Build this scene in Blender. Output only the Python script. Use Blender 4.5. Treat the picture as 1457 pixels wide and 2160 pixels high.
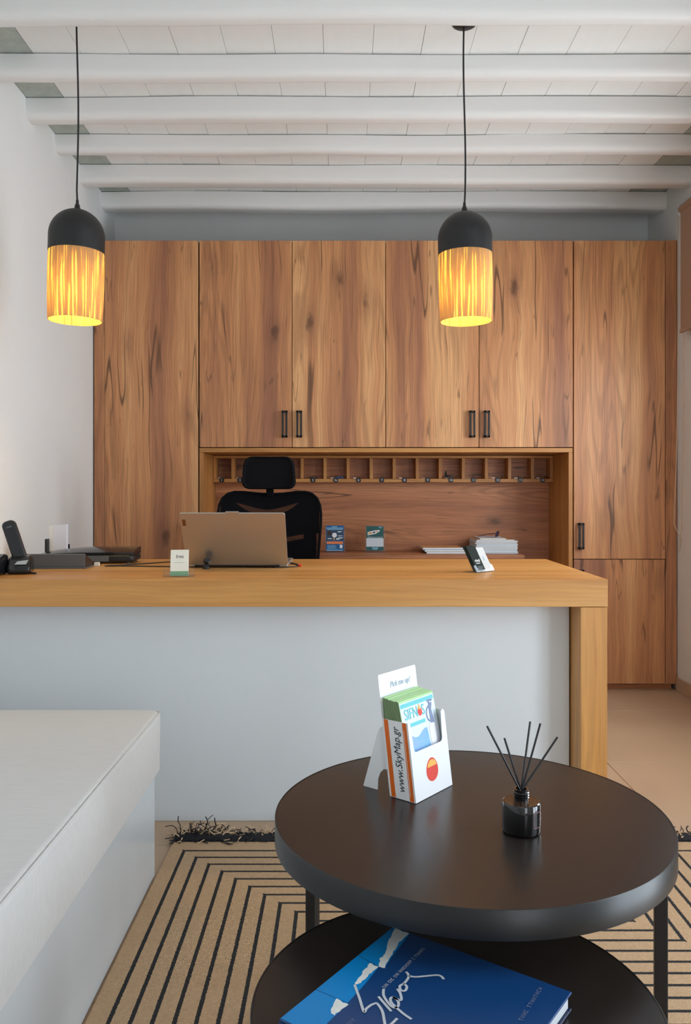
import bpy, math, random
from mathutils import Vector, Matrix, noise as mnoise

random.seed(7)
ORD = ['first', 'second', 'third', 'fourth', 'fifth', 'sixth', 'seventh', 'eighth', 'ninth', 'tenth', 'eleventh', 'twelfth', 'thirteenth', 'fourteenth', 'last']
sc = bpy.context.scene
for o in list(bpy.data.objects):
    bpy.data.objects.remove(o)
COL = sc.collection

# ------------------------------------------------------------------ camera
F_PX = 1724.0
CAM_H = 1.05
cam_d = bpy.data.cameras.new('camera')
cam_d.sensor_fit = 'AUTO'
cam_d.sensor_width = 36.0
cam_d.lens = F_PX / 2160.0 * 36.0
cam_d.shift_x = (728.5 - 722.0) / 2160.0
cam_d.shift_y = (1038.0 - 1080.0) / 2160.0
cam_d.clip_start = 0.02
cam = bpy.data.objects.new('camera', cam_d)
cam.location = (0, 0, CAM_H)
cam.rotation_euler = (math.pi / 2, 0, 0)
COL.objects.link(cam)
sc.camera = cam

# ------------------------------------------------------------------ world, exposure
w = bpy.data.worlds.new('sky')
sc.world = w
w.use_nodes = True
bg = w.node_tree.nodes['Background']
bg.inputs[0].default_value = (0.72, 0.85, 1.0, 1)
bg.inputs[1].default_value = 0.9
vs = sc.view_settings
vs.view_transform = 'Standard'
vs.look = 'None'
vs.gamma = 1.0
vs.use_curve_mapping = False
vs.exposure = 0.04
sc.cycles.max_bounces = 6
sc.cycles.diffuse_bounces = 4
sc.cycles.glossy_bounces = 3
sc.cycles.transmission_bounces = 4
sc.cycles.transparent_max_bounces = 10
sc.cycles.use_adaptive_sampling = True
sc.cycles.adaptive_threshold = 0.05
sc.cycles.adaptive_min_samples = 16

# room extents
XL, XR = -1.322, 1.776
YB, YF = 4.755, -1.30
ZC = 2.70


# daylight standing in the openings of the room
def area(name, loc, rot, sx, sy, power, col):
    l = bpy.data.lights.new(name, 'AREA')
    l.shape = 'RECTANGLE'
    l.size, l.size_y = sx, sy
    l.energy = power
    l.color = col
    o = bpy.data.objects.new(name, l)
    o.location = loc
    o.rotation_euler = rot
    COL.objects.link(o)
    return o


H = math.pi / 2
area('daylight_glass_door', (XR + 0.19, 1.05, 1.08), (0, H, 0), 2.1, 1.1, 52, (0.80, 0.91, 1.0))
area('daylight_window', (XR + 0.19, 3.15, 1.55), (0, H, 0), 1.2, 0.95, 46, (0.88, 0.95, 1.0))
area('daylight_entrance', (1.15, YF - 0.19, 1.1), (H, 0, 0), 0.9, 2.1, 15, (0.95, 0.98, 1.0))


# ------------------------------------------------------------------ node helpers
class NT:
    def __init__(self, name):
        self.m = bpy.data.materials.new(name)
        self.m.use_nodes = True
        self.t = self.m.node_tree
        self.t.nodes.clear()
        self.out = self.t.nodes.new('ShaderNodeOutputMaterial')

    def n(self, typ, props=None, **ins):
        nd = self.t.nodes.new('ShaderNode' + typ)
        for k, v in (props or {}).items():
            setattr(nd, k, v)
        for k, v in ins.items():
            key = int(k[1:]) if (k[0] == 'i' and k[1:].isdigit()) else k.replace('_', ' ')
            s = nd.inputs[key]
            if isinstance(v, bpy.types.NodeSocket):
                self.t.links.new(v, s)
            elif isinstance(v, tuple) and len(v) == 3 and s.type == 'RGBA':
                s.default_value = (*v, 1)
            else:
                s.default_value = v
        return nd

    def math(self, op, a, b=0.0, c=0.0, clamp=False):
        nd = self.n('Math', {'operation': op, 'use_clamp': clamp}, i0=a, i1=b, i2=c)
        return nd.outputs[0]

    def mix(self, fac, a, b, mode='MIX'):
        nd = self.t.nodes.new('ShaderNodeMix')
        nd.data_type = 'RGBA'
        nd.blend_type = mode
        nd.clamp_factor = True
        for s, v in ((nd.inputs[0], fac), (nd.inputs[6], a), (nd.inputs[7], b)):
            if isinstance(v, bpy.types.NodeSocket):
                self.t.links.new(v, s)
            elif isinstance(v, tuple):
                s.default_value = (*v, 1)
            else:
                s.default_value = v
        return nd.outputs[2]

    def noise(self, vec, scale=1.0, detail=2.0, rough=0.5, dist=0.0):
        nd = self.n('TexNoise', None, Vector=vec, Scale=scale, Detail=detail, Roughness=rough, Distortion=dist)
        return nd.outputs[0]

    def smooth(self, x, lo, hi, a=0.0, b=1.0):
        nd = self.n('MapRange', {'interpolation_type': 'SMOOTHSTEP'}, i0=x, i1=lo, i2=hi, i3=a, i4=b)
        return nd.outputs[0]

    def vscale(self, vec, s):
        nd = self.n('VectorMath', {'operation': 'MULTIPLY'}, i0=vec, i1=s)
        return nd.outputs[0]

    def bump(self, h, strength=0.2, dist=0.01):
        return self.n('Bump', None, Strength=strength, Distance=dist, Height=h).outputs[0]

    def done(self, **ins):
        p = self.n('BsdfPrincipled', None, **ins)
        self.t.links.new(p.outputs[0], self.out.inputs[0])
        return self.m

    def finish(self, shader):
        self.t.links.new(shader, self.out.inputs[0])
        return self.m


def srgb(r, g, b):
    f = lambda c: (c / 255 / 12.92) if c <= 10 else ((c / 255 + 0.055) / 1.055) ** 2.4
    return (f(r), f(g), f(b))


def plain(name, col, rough=0.5, var=0.06, scale=40, bump=0.0, **kw):
    t = NT(name)
    co = t.n('TexCoord').outputs['Object']
    nz = t.noise(co, scale, 3)
    dark = tuple(c * (1 - var) for c in col)
    lite = tuple(min(1, c * (1 + var)) for c in col)
    base = t.mix(nz, dark, lite)
    if bump:
        kw['Normal'] = t.bump(nz, bump, 0.004)
    return t.done(Base_Color=base, Roughness=rough, **kw)


def wood(name, axis, light, mid, dark, knots=True, crack=1.0, rough=0.46, fa=1.0, ringk=0.5, fine=1.0, bandscale=7.0, seed=0.0):
    t = NT(name)
    co = t.n('TexCoord').outputs['Object']
    rnd = t.n('ObjectInfo').outputs['Random']
    sep = t.n('SeparateXYZ', None, Vector=co)
    order = {'Z': (0, 1, 2), 'X': (2, 1, 0), 'Y': (0, 2, 1)}[axis]
    a, b, g = (sep.outputs[i] for i in order)
    a = t.math('ADD', a, t.math('MULTIPLY', rnd, 7.3))
    g = t.math('ADD', g, t.math('MULTIPLY', rnd, 13.7))
    b = t.math('ADD', b, seed)
    P = t.n('CombineXYZ', None, X=a, Y=b, Z=g).outputs[0]
    wz = t.noise(t.vscale(P, (3.0, 3.0, 1.3)), 1.0, 2)
    a2 = t.math('ADD', a, t.math('MULTIPLY', t.math('SUBTRACT', wz, 0.5), 0.10))
    Pw = t.n('CombineXYZ', None, X=a2, Y=b, Z=g).outputs[0]
    band = t.noise(t.vscale(Pw, (bandscale, bandscale, 0.22)), 1.0, 3, 0.6)
    ramp = t.n('ValToRGB', None, Fac=band)
    el = ramp.color_ramp.elements
    el[0].position, el[0].color = 0.34, (*dark, 1)
    el[1].position, el[1].color = 0.64, (*light, 1)
    e = el.new(0.49)
    e.color = (*mid, 1)
    col = ramp.outputs[0]
    # annual-ring contour figure
    fig = t.noise(t.vscale(Pw, (5.5, 5.5, 0.55)), 1.0, 1.0)
    ring = t.math('SINE', t.math('MULTIPLY', fig, 95.0))
    ringm = t.math('MULTIPLY', t.smooth(ring, -0.2, 1.0), t.smooth(t.noise(t.vscale(P, (4, 4, 0.8))), 0.42, 0.62))
    col = t.mix(t.math('MULTIPLY', ringm, ringk), col, tuple(c * 0.62 for c in mid))
    # fine fibre
    fib = t.noise(t.vscale(Pw, (170 * fine, 170 * fine, 3.2)), 1.0, 4, 0.65)
    col = t.mix(1.0, col, t.n('CombineColor', None, i0=t.smooth(fib, 0.25, 0.75, 1 - 0.28 * fa, 1 + 0.18 * fa), i1=t.smooth(fib, 0.25, 0.75, 1 - 0.31 * fa, 1 + 0.19 * fa), i2=t.smooth(fib, 0.25, 0.75, 1 - 0.36 * fa, 1 + 0.20 * fa)).outputs[0], 'MULTIPLY')
    dk = 0.0
    if crack:
        n1 = t.noise(t.vscale(Pw, (12, 12, 0.62)), 1.0, 1.2)
        d1 = t.math('ABSOLUTE', t.math('SUBTRACT', n1, 0.5))
        line = t.smooth(d1, 0.003, 0.015, 1.0, 0.0)
        msk = t.smooth(t.noise(t.vscale(P, (9, 9, 1.5)), 1.0, 1.0), 0.52, 0.62)
        dk = t.math('MULTIPLY', t.math('MULTIPLY', line, msk), 0.80 * crack)
        col = t.mix(dk, col, tuple(c * 0.16 for c in mid))
        n2 = t.noise(t.vscale(Pw, (30, 30, 2.6)), 1.0, 1.0)
        l2 = t.smooth(t.math('ABSOLUTE', t.math('SUBTRACT', n2, 0.5)), 0.004, 0.03, 1.0, 0.0)
        m2 = t.smooth(t.noise(t.vscale(P, (15, 15, 4.5)), 1.0, 1.0), 0.59, 0.68)
        col = t.mix(t.math('MULTIPLY', t.math('MULTIPLY', l2, m2), 0.6 * crack), col, tuple(c * 0.22 for c in mid))
    if knots:
        vo = t.n('TexVoronoi', {'feature': 'F1'}, Vector=t.vscale(Pw, (6.0, 6.0, 2.6)), Scale=1.0, Randomness=1.0)
        d = vo.outputs['Distance']
        sel = t.smooth(t.n('SeparateColor', None, i0=vo.outputs['Color']).outputs[0], 0.56, 0.62)
        wob = t.math('ADD', d, t.math('MULTIPLY', t.math('SUBTRACT', t.noise(t.vscale(P, (60, 60, 25)), 1.0, 2), 0.5), 0.16))
        core = t.math('MULTIPLY', t.smooth(wob, 0.05, 0.17, 1.0, 0.0), sel)
        halo = t.math('MULTIPLY', t.smooth(wob, 0.08, 0.42, 1.0, 0.0), sel)
        col = t.mix(t.math('MULTIPLY', halo, 0.35), col, tuple(c * 0.55 for c in dark))
        col = t.mix(t.math('MULTIPLY', core, 0.7), col, tuple(c * 0.25 for c in dark))
    return t.done(Base_Color=col, Roughness=rough, Normal=t.bump(fib, 0.05, 0.002))


# ------------------------------------------------------------------ materials
M = {}
t = NT('plaster')
co = t.n('TexCoord').outputs['Object']
M['plaster'] = t.done(Base_Color=t.mix(t.noise(co, 2.5, 3), (0.815, 0.825, 0.815), (0.855, 0.865, 0.855)), Roughness=0.75,
                      Normal=t.bump(t.noise(co, 6, 4), 0.25, 0.02))
t = NT('beam_paint')
co = t.n('TexCoord').outputs['Object']
bz = t.noise(t.vscale(co, (1.2, 14, 14)), 1.0, 4)
M['beam'] = t.done(Base_Color=t.mix(bz, (0.83, 0.83, 0.82), (0.875, 0.875, 0.865)), Roughness=0.45, Normal=t.bump(bz, 0.3, 0.006))
t = NT('ceiling_plank_paint')
co = t.n('TexCoord').outputs['Object']
bz = t.noise(t.vscale(co, (40, 2, 40)), 1.0, 4)
M['plank'] = t.done(Base_Color=t.mix(bz, (0.83, 0.825, 0.80), (0.87, 0.865, 0.845)), Roughness=0.55, Normal=t.bump(bz, 0.15, 0.003))
t = NT('slate')
co = t.n('TexCoord').outputs['Object']
bz = t.noise(co, 22, 5, 0.7)
M['slate'] = t.done(Base_Color=t.mix(bz, srgb(142, 152, 145), srgb(200, 206, 197)), Roughness=0.8, Normal=t.bump(bz, 0.4, 0.006))
t = NT('floor_tile')
co = t.n('TexCoord').outputs['Object']
rn = t.n('ObjectInfo').outputs['Random']
bz = t.noise(co, 3.0, 5, 0.6)
fc = t.mix(bz, srgb(180, 150, 122), srgb(202, 174, 145))
fc = t.mix(t.math('MULTIPLY', rn, 0.15), fc, srgb(190, 160, 130))
M['tile'] = t.done(Base_Color=fc, Roughness=t.smooth(bz, 0.3, 0.7, 0.42, 0.55), Normal=t.bump(t.noise(co, 60, 3), 0.04, 0.002))
M['grout'] = plain('grout', srgb(190, 165, 138), 0.9)
M['baseboard'] = plain('baseboard_tile', srgb(196, 168, 140), 0.5)
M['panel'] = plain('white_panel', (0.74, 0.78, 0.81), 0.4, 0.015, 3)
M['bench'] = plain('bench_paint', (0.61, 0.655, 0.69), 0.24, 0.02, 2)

LW = (srgb(227, 172, 119), srgb(206, 144, 97), srgb(165, 110, 81))
M['wood'] = wood('laminate_upright', 'Z', *LW, fa=0.85)
M['wood_h'] = wood('laminate_lying', 'X', srgb(204, 142, 98), srgb(184, 120, 80), srgb(150, 96, 68), crack=1.0)
OK_ = (srgb(218, 163, 98), srgb(209, 151, 84), srgb(198, 137, 72))
M['oak_x'] = wood('oak_lengthwise', 'X', *OK_, knots=False, crack=0.0, rough=0.36, fine=0.6, bandscale=11, fa=0.45, ringk=0.45)
M['oak_z'] = wood('oak_upright', 'Z', *OK_, knots=False, crack=0.0, rough=0.36, fine=0.6, bandscale=11, fa=0.45, ringk=0.45)
M['oak_y'] = wood('oak_deep', 'Y', srgb(186, 130, 72), srgb(172, 114, 62), srgb(150, 96, 52), knots=False, crack=0.0, rough=0.45)
M['ochre'] = wood('ochre_edge', 'X', srgb(206, 148, 82), srgb(196, 136, 72), srgb(180, 120, 62), knots=False, crack=0.0, rough=0.45)
M['ochre_z'] = wood('ochre_edge_upright', 'Z', srgb(206, 148, 82), srgb(196, 136, 72), srgb(180, 120, 62), knots=False, crack=0.0, rough=0.45)
M['gap'] = plain('carcass_shadow_board', srgb(70, 44, 28), 0.8)
M['black'] = plain('black_metal', (0.010, 0.010, 0.0115), 0.42, 0.1)
M['black_matt'] = plain('black_powder_coat', (0.012, 0.012, 0.0135), 0.5, 0.08, 90)
M['plastic'] = plain('black_plastic', (0.014, 0.014, 0.016), 0.35, 0.1)
M['gloss_black'] = plain('gloss_black_plastic', (0.012, 0.012, 0.014), 0.12, 0.1)
M['darkgrey'] = plain('dark_grey_plastic', (0.115, 0.12, 0.125), 0.45, 0.05)
M['device_brown'] = plain('dark_brown_side', srgb(62, 40, 30), 0.5)
M['table_top'] = plain('dark_brown_laminate', (0.020, 0.0145, 0.0125), 0.29, 0.06, 140, 0.02)
M['table_edge'] = plain('charcoal_edge', (0.011, 0.012, 0.0135), 0.33, 0.05)
M['silver'] = plain('laptop_aluminium', (0.50, 0.49, 0.48), 0.36, 0.02, 60, 0.0, Metallic=0.85)
M['steel'] = plain('steel', (0.6, 0.6, 0.6), 0.25, 0.05, 60, 0.0, Metallic=1.0)
M['logo'] = plain('laptop_badge', srgb(110, 66, 30), 0.4)
M['paper'] = plain('white_paper', (0.82, 0.83, 0.84), 0.6, 0.01)
M['paper_lav'] = plain('cool_white_paper', (0.76, 0.79, 0.90), 0.6, 0.01)
M['paper_blue'] = plain('pale_blue_pages', (0.72, 0.80, 0.86), 0.6, 0.03, 200)
M['cardwhite'] = plain('soft_white_card', (0.56, 0.57, 0.58), 0.7, 0.01)
M['cream'] = plain('cream_card', srgb(232, 227, 212), 0.6, 0.01)
M['greencard'] = plain('green_print', srgb(120, 160, 125), 0.6, 0.02)
M['dkcard'] = plain('charcoal_green_card', srgb(38, 46, 43), 0.85, 0.02, 40, 0.0, Specular_IOR_Level=0.15)
M['ink'] = plain('dark_ink', srgb(52, 62, 70), 0.6, 0.02)
M['ink_pale'] = plain('pale_grey_ink', srgb(150, 170, 190), 0.6, 0.02)
M['whiteink'] = plain('white_ink', (0.85, 0.87, 0.9), 0.5, 0.02)
M['cardboard'] = plain('white_cardboard', (0.84, 0.85, 0.87), 0.5, 0.01)
M['orange'] = plain('orange_print', srgb(226, 104, 12), 0.5, 0.02)
M['greenpaper'] = plain('pale_green_paper', srgb(178, 216, 158), 0.6, 0.04)
M['greenedge'] = plain('green_leaflet_edge', srgb(118, 140, 100), 0.6, 0.25, 300)
M['leafcover'] = plain('pale_leaflet_cover', srgb(222, 232, 244), 0.5, 0.02)
M['teal'] = plain('turquoise_print', srgb(110, 200, 206), 0.5, 0.03)
t = NT('sea_print')
co = t.n('TexCoord').outputs['Object']
M['seaprint'] = t.done(Base_Color=t.mix(t.noise(co, 60, 3), srgb(96, 190, 226), srgb(170, 180, 236)), Roughness=0.5)
M['jug'] = plain('blue_grey_print', srgb(130, 142, 172), 0.5, 0.05)
M['jugwhite'] = plain('pale_jug_print', srgb(236, 236, 244), 0.5, 0.02)
M['red'] = plain('red_print', srgb(226, 74, 62), 0.5, 0.1, 200)
M['apple_y'] = plain('yellow_print', srgb(246, 184, 92), 0.5, 0.1, 200)
M['navy'] = plain('navy_plastic', srgb(34, 36, 74), 0.3, 0.05)
M['signblue'] = plain('blue_sign_print', srgb(10, 92, 150), 0.45, 0.05)
M['signphoto'] = plain('blue_sign_photo', srgb(40, 72, 98), 0.45, 0.6, 130)
M['signorange'] = plain('orange_sign_band', srgb(222, 100, 66), 0.45, 0.04)
M['signgreen'] = plain('sea_green_print', srgb(34, 92, 92), 0.45, 0.15, 60)
M['signpale'] = plain('pale_band_print', srgb(206, 216, 224), 0.5, 0.02)
M['lightblue'] = plain('light_blue_ink', srgb(150, 205, 232), 0.5, 0.02)
M['deck'] = plain('boat_deck_print', srgb(222, 164, 108), 0.5, 0.2, 300)
M['greenkey'] = plain('green_key', srgb(0, 150, 70), 0.4)
M['greykey'] = plain('grey_key', srgb(110, 130, 150), 0.4)
M['redtip'] = plain('red_plastic', srgb(230, 50, 36), 0.4)
M['leather'] = plain('tan_leather', srgb(150, 84, 34), 0.5)
M['fobblue'] = plain('blue_fob', srgb(46, 70, 110), 0.35)
M['blind'] = plain('blind_fabric', srgb(176, 144, 122), 0.85, 0.04, 300, 0.05)
M['chain'] = plain('bead_chain', srgb(206, 180, 150), 0.4)
M['white_frame'] = plain('white_frame_paint', (0.8, 0.8, 0.8), 0.4)
M['seat_foam'] = plain('black_foam_fabric', (0.007, 0.007, 0.0085), 0.9, 0.2, 500, 0.0, Specular_IOR_Level=0.1)
M['bookblue'] = None
t = NT('book_cover_blue')
co = t.n('TexCoord').outputs['Object']
M['bookblue'] = t.done(Base_Color=t.mix(t.noise(co, 5, 2), srgb(4, 62, 118), srgb(26, 62, 112)), Roughness=0.32, Coat_Weight=0.2)
M['bookcyan'] = plain('book_sky_print', srgb(0, 130, 200), 0.32, 0.12, 12)
M['bookwhite'] = plain('book_wall_print', srgb(226, 228, 224), 0.35, 0.1, 150)
M['bookink'] = plain('book_silver_ink', srgb(196, 200, 208), 0.4, 0.02)
M['bookink2'] = plain('book_dim_ink', srgb(120, 132, 164), 0.4, 0.02)
M['boat_joint'] = plain('book_joint_line', srgb(0, 70, 120), 0.4)
M['navycover'] = plain('book_edge_navy', srgb(22, 34, 70), 0.4)
M['pages'] = plain('book_pages', srgb(200, 204, 208), 0.7, 0.08, 400)
M['pink'] = plain('pink_label_print', srgb(205, 150, 150), 0.4)

# cushion linen
t = NT('linen')
co = t.n('TexCoord').outputs['Object']
n1 = t.noise(t.vscale(co, (14, 160, 60)), 1.0, 3)
n2 = t.noise(t.vscale(co, (260, 30, 200)), 1.0, 2)
lc = t.mix(n1, (0.54, 0.53, 0.515), (0.62, 0.61, 0.60))
M['linen'] = t.done(Base_Color=lc, Roughness=0.9, Sheen_Weight=0.15, Normal=t.bump(t.math('ADD', n1, n2), 0.12, 0.002))

# rug weave with the stepped stripes
t = NT('rug_weave')
co = t.n('TexCoord').outputs['Object']
jit = t.noise(co, 260, 2)
sp = t.n('SeparateXYZ', None, Vector=co)
jx = t.math('ADD', sp.outputs[0], t.math('MULTIPLY', t.math('SUBTRACT', jit, 0.5), 0.005))
jy = t.math('ADD', sp.outputs[1], t.math('MULTIPLY', t.math('SUBTRACT', jit, 0.5), 0.003))
pr = 0.0432


def lines(v, off, half):
    q = t.math('DIVIDE', t.math('ADD', v, off), pr)
    q = t.math('FRACT', t.math('ADD', q, 40.5))
    q = t.math('MULTIPLY', t.math('ABSOLUTE', t.math('SUBTRACT', q, 0.5)), pr)
    return t.math('LESS_THAN', q, half)


vl = lines(jx, 0.46, 0.0046)
hl = lines(jy, -2.376, 0.0044)
ss = t.math('ADD', jx, jy)
s0, s1, s2, s3 = 1.916 - 19 * pr, 1.916, 1.916 + 18 * pr, 1.916 + 33 * pr
g = lambda a, b: t.math('GREATER_THAN', a, b)
l_ = lambda a, b: t.math('LESS_THAN', a, b)
eps = 0.004
V1 = t.math('MULTIPLY', g(ss, s0 - eps), l_(ss, s1 + eps))
V2 = t.math('MULTIPLY', g(ss, s2 - eps), l_(ss, s3 + eps))
H0 = l_(ss, s0 + eps)
H1 = t.math('MULTIPLY', g(ss, s1 - eps), l_(ss, s2 + eps))
H2 = g(ss, s3 - eps)
vm = t.math('MULTIPLY', t.math('ADD', V1, V2, clamp=True), vl)
hm = t.math('MULTIPLY', t.math('ADD', t.math('ADD', H0, H1), H2, clamp=True), hl)
st = t.math('ADD', vm, hm, clamp=True)
st = t.math('MULTIPLY', st, t.math('MULTIPLY', g(jx, -0.468), l_(jy, 2.384)))
wx = t.math('SINE', t.math('MULTIPLY', sp.outputs[0], 1900))
wy = t.math('SINE', t.math('MULTIPLY', sp.outputs[1], 1200))
wv = t.math('MULTIPLY', wx, wy)
rc = t.mix(t.noise(co, 180, 3), srgb(170, 138, 104), srgb(222, 190, 152))
rc = t.mix(t.math('MULTIPLY', t.noise(co, 6, 2), 0.4), rc, srgb(214, 176, 136))
rc = t.mix(t.smooth(wv, -1, 1, 0.25, 0.0), rc, srgb(120, 92, 66))
rc = t.mix(st, rc, (0.016, 0.016, 0.018))
M['rug'] = t.done(Base_Color=rc, Roughness=0.95, Normal=t.bump(t.math('ADD', wv, jit), 0.35, 0.002))
M['rugblack'] = plain('rug_black_yarn', (0.012, 0.012, 0.015), 0.95, 0.3, 300, 0.3)
M['rugbeige'] = plain('rug_beige_yarn', srgb(206, 176, 142), 0.95, 0.1, 300)

# translucent lampshade wound from wood-fibre strands
t = NT('fibre_shade')
co = t.n('TexCoord').outputs['Object']
sp = t.n('SeparateXYZ', None, Vector=co)
ang = t.math('ARCTAN2', sp.outputs[1], sp.outputs[0])
cv = t.n('CombineXYZ', None, X=t.math('COSINE', ang), Y=t.math('SINE', ang), Z=t.math('MULTIPLY', sp.outputs[2], 3.0)).outputs[0]
fine = t.noise(t.vscale(cv, (26, 26, 0.5)), 1.0, 3, 0.6)
strk = t.noise(t.vscale(cv, (16, 16, 1.3)), 1.0, 2.0)
hole = t.smooth(strk, 0.53, 0.68)
c_d = t.mix(fine, srgb(200, 150, 100), srgb(240, 205, 155))
c_t = t.mix(fine, (0.30, 0.215, 0.14), (0.56, 0.43, 0.29))
c_t = t.mix(hole, c_t, (1.0, 0.92, 0.62))
dif = t.n('BsdfDiffuse', None, Color=c_d, Normal=t.bump(fine, 0.4, 0.003)).outputs[0]
trn = t.n('BsdfTranslucent', None, Color=c_t).outputs[0]
mx = t.n('MixShader', None, i0=t.smooth(hole, 0, 1, 0.42, 0.9), i1=dif, i2=trn).outputs[0]
M['shade'] = t.finish(mx)
t = NT('bulb_glow')
em = t.n('Emission', None, Color=(1.0, 0.62, 0.16, 1), Strength=14.0).outputs[0]
M['bulb'] = t.finish(em)

# clear acrylic
t = NT('acrylic')
lw = t.n('LayerWeight', None, Blend=0.35).outputs['Facing']
fz = t.noise(t.n('TexCoord').outputs['Object'], 30, 1)
fac = t.math('ADD', t.math('MULTIPLY', t.math('POWER', lw, 2.5), 0.07), t.math('MULTIPLY', fz, 0.05), clamp=True)
gl = t.n('BsdfGlossy', None, Color=(0.9, 0.92, 0.95, 1), Roughness=0.15).outputs[0]
tr = t.n('BsdfTransparent', None, Color=(0.93, 0.95, 0.97, 1)).outputs[0]
M['acrylic'] = t.finish(t.n('MixShader', None, i0=fac, i1=tr, i2=gl).outputs[0])

# see-through chair mesh
t = NT('chair_mesh')
tr = t.n('BsdfTransparent', None, Color=(1, 1, 1, 1)).outputs[0]
df = t.n('BsdfDiffuse', None, Color=t.mix(t.noise(t.n('TexCoord').outputs['Object'], 600, 1), (0.006, 0.006, 0.008), (0.016, 0.016, 0.018))).outputs[0]
M['mesh'] = t.finish(t.n('MixShader', None, i0=0.78, i1=tr, i2=df).outputs[0])

# bottle
M['bottle'] = plain('black_glass', (0.006, 0.0055, 0.006), 0.07, 0.1, 20, 0.0, Coat_Weight=0.6)
M['bottle_top'] = plain('brown_glass_shoulder', srgb(64, 40, 22), 0.2, 0.3, 60)


# ------------------------------------------------------------------ mesh helpers
class MB:
    def __init__(s):
        s.v, s.f = [], []

    def add(s, vs_, fs):
        k = len(s.v)
        s.v += [tuple(p) for p in vs_]
        s.f += [tuple(i + k for i in q) for q in fs]
        return s

    def box(s, x0, x1, y0, y1, z0, z1):
        vs_ = [(x, y, z) for z in (z0, z1) for y in (y0, y1) for x in (x0, x1)]
        return s.add(vs_, [(0, 2, 3, 1), (4, 5, 7, 6), (0, 1, 5, 4), (2, 6, 7, 3), (0, 4, 6, 2), (1, 3, 7, 5)])

    def prism(s, poly, h0, h1, mp=None):
        """poly (a,b) extruded h0..h1, mp maps (a,b,h) to a point"""
        mp = mp or (lambda a, b, h: (a, b, h))
        n = len(poly)
        vs_ = [mp(a, b, h0) for a, b in poly] + [mp(a, b, h1) for a, b in poly]
        fs = [tuple(range(n - 1, -1, -1)), tuple(range(n, 2 * n))]
        fs += [(i, (i + 1) % n, n + (i + 1) % n, n + i) for i in range(n)]
        return s.add(vs_, fs)

    def lathe(s, prof, n=32, close=False):
        vs_, fs = [], []
        m = len(prof)
        for i in range(n):
            a = 2 * math.pi * i / n
            for r, z in prof:
                vs_.append((r * math.cos(a), r * math.sin(a), z))
        for i in range(n):
            j = (i + 1) % n
            for k in range(m if close else m - 1):
                k2 = (k + 1) % m
                fs.append((i * m + k, j * m + k, j * m + k2, i * m + k2))
        return s.add(vs_, fs)

    def tube(s, pts, r, n=6, cap=True):
        pts = [Vector(p) for p in pts]
        rs = r if isinstance(r, (list, tuple)) else [r] * len(pts)
        vs_, fs = [], []
        up = None
        for i, p in enumerate(pts):
            d = (pts[min(i + 1, len(pts) - 1)] - pts[max(i - 1, 0)])
            if d.length < 1e-9:
                d = Vector((0, 0, 1))
            d.normalize()
            if up is None:
                up = Vector((0, 0, 1)) if abs(d.z) < 0.9 else Vector((1, 0, 0))
            x = d.cross(up)
            if x.length < 1e-6:
                x = d.orthogonal()
            x.normalize()
            up = x.cross(d)
            for k in range(n):
                a = 2 * math.pi * k / n
                vs_.append(p + (x * math.cos(a) + up * math.sin(a)) * rs[i])
        for i in range(len(pts) - 1):
            for k in range(n):
                k2 = (k + 1) % n
                fs.append((i * n + k, i * n + k2, (i + 1) * n + k2, (i + 1) * n + k))
        if cap:
            fs.append(tuple(range(n - 1, -1, -1)))
            fs.append(tuple(range((len(pts) - 1) * n, len(pts) * n)))
        return s.add(vs_, fs)

    def obj(s, name, mat, parent=None, bevel=0.0, smooth=False, seg=2, mtx=None):
        me = bpy.data.meshes.new(name)
        v = s.v if mtx is None else [tuple(mtx @ Vector(p)) for p in s.v]
        me.from_pydata(v, [], s.f)
        me.update()
        o = bpy.data.objects.new(name, me)
        COL.objects.link(o)
        if mat is not None:
            me.materials.append(mat)
        if parent is not None:
            o.parent = parent
        if smooth:
            me.polygons.foreach_set('use_smooth', [True] * len(me.polygons))
            me.set_sharp_from_angle(angle=math.radians(40))
        if bevel:
            b = o.modifiers.new('bevel', 'BEVEL')
            b.width = bevel
            b.segments = seg
            b.limit_method = 'ANGLE'
            b.angle_limit = math.radians(40)
            b.harden_normals = False
        return o


def box(*a):
    return MB().box(*a)


def tag(o, label, cat, group=None):
    o['label'] = label
    o['category'] = cat
    if group:
        o['group'] = group
    return o


def thing(name, label, cat, loc=(0, 0, 0), rz=0.0, group=None):
    o = bpy.data.objects.new(name, None)
    o.empty_display_size = 0.05
    o.location = loc
    o.rotation_euler = (0, 0, rz)
    COL.objects.link(o)
    return tag(o, label, cat, group)


def struct(o):
    o['kind'] = 'structure'
    return o


def rrect(w_, h_, r, n=5, cx=0, cy=0):
    pts = []
    for sx, sy, a0 in ((1, 1, 0), (-1, 1, 90), (-1, -1, 180), (1, -1, 270)):
        for i in range(n + 1):
            a = math.radians(a0 + 90 * i / n)
            pts.append((cx + sx * (w_ / 2 - r) + r * math.cos(a), cy + sy * (h_ / 2 - r) + r * math.sin(a)))
    return pts


def frame_m(o, x, y):
    x = Vector(x).normalized()
    y = Vector(y).normalized()
    z = x.cross(y)
    m = Matrix((x, y, z)).transposed().to_4x4()
    m.translation = Vector(o)
    return m


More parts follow.
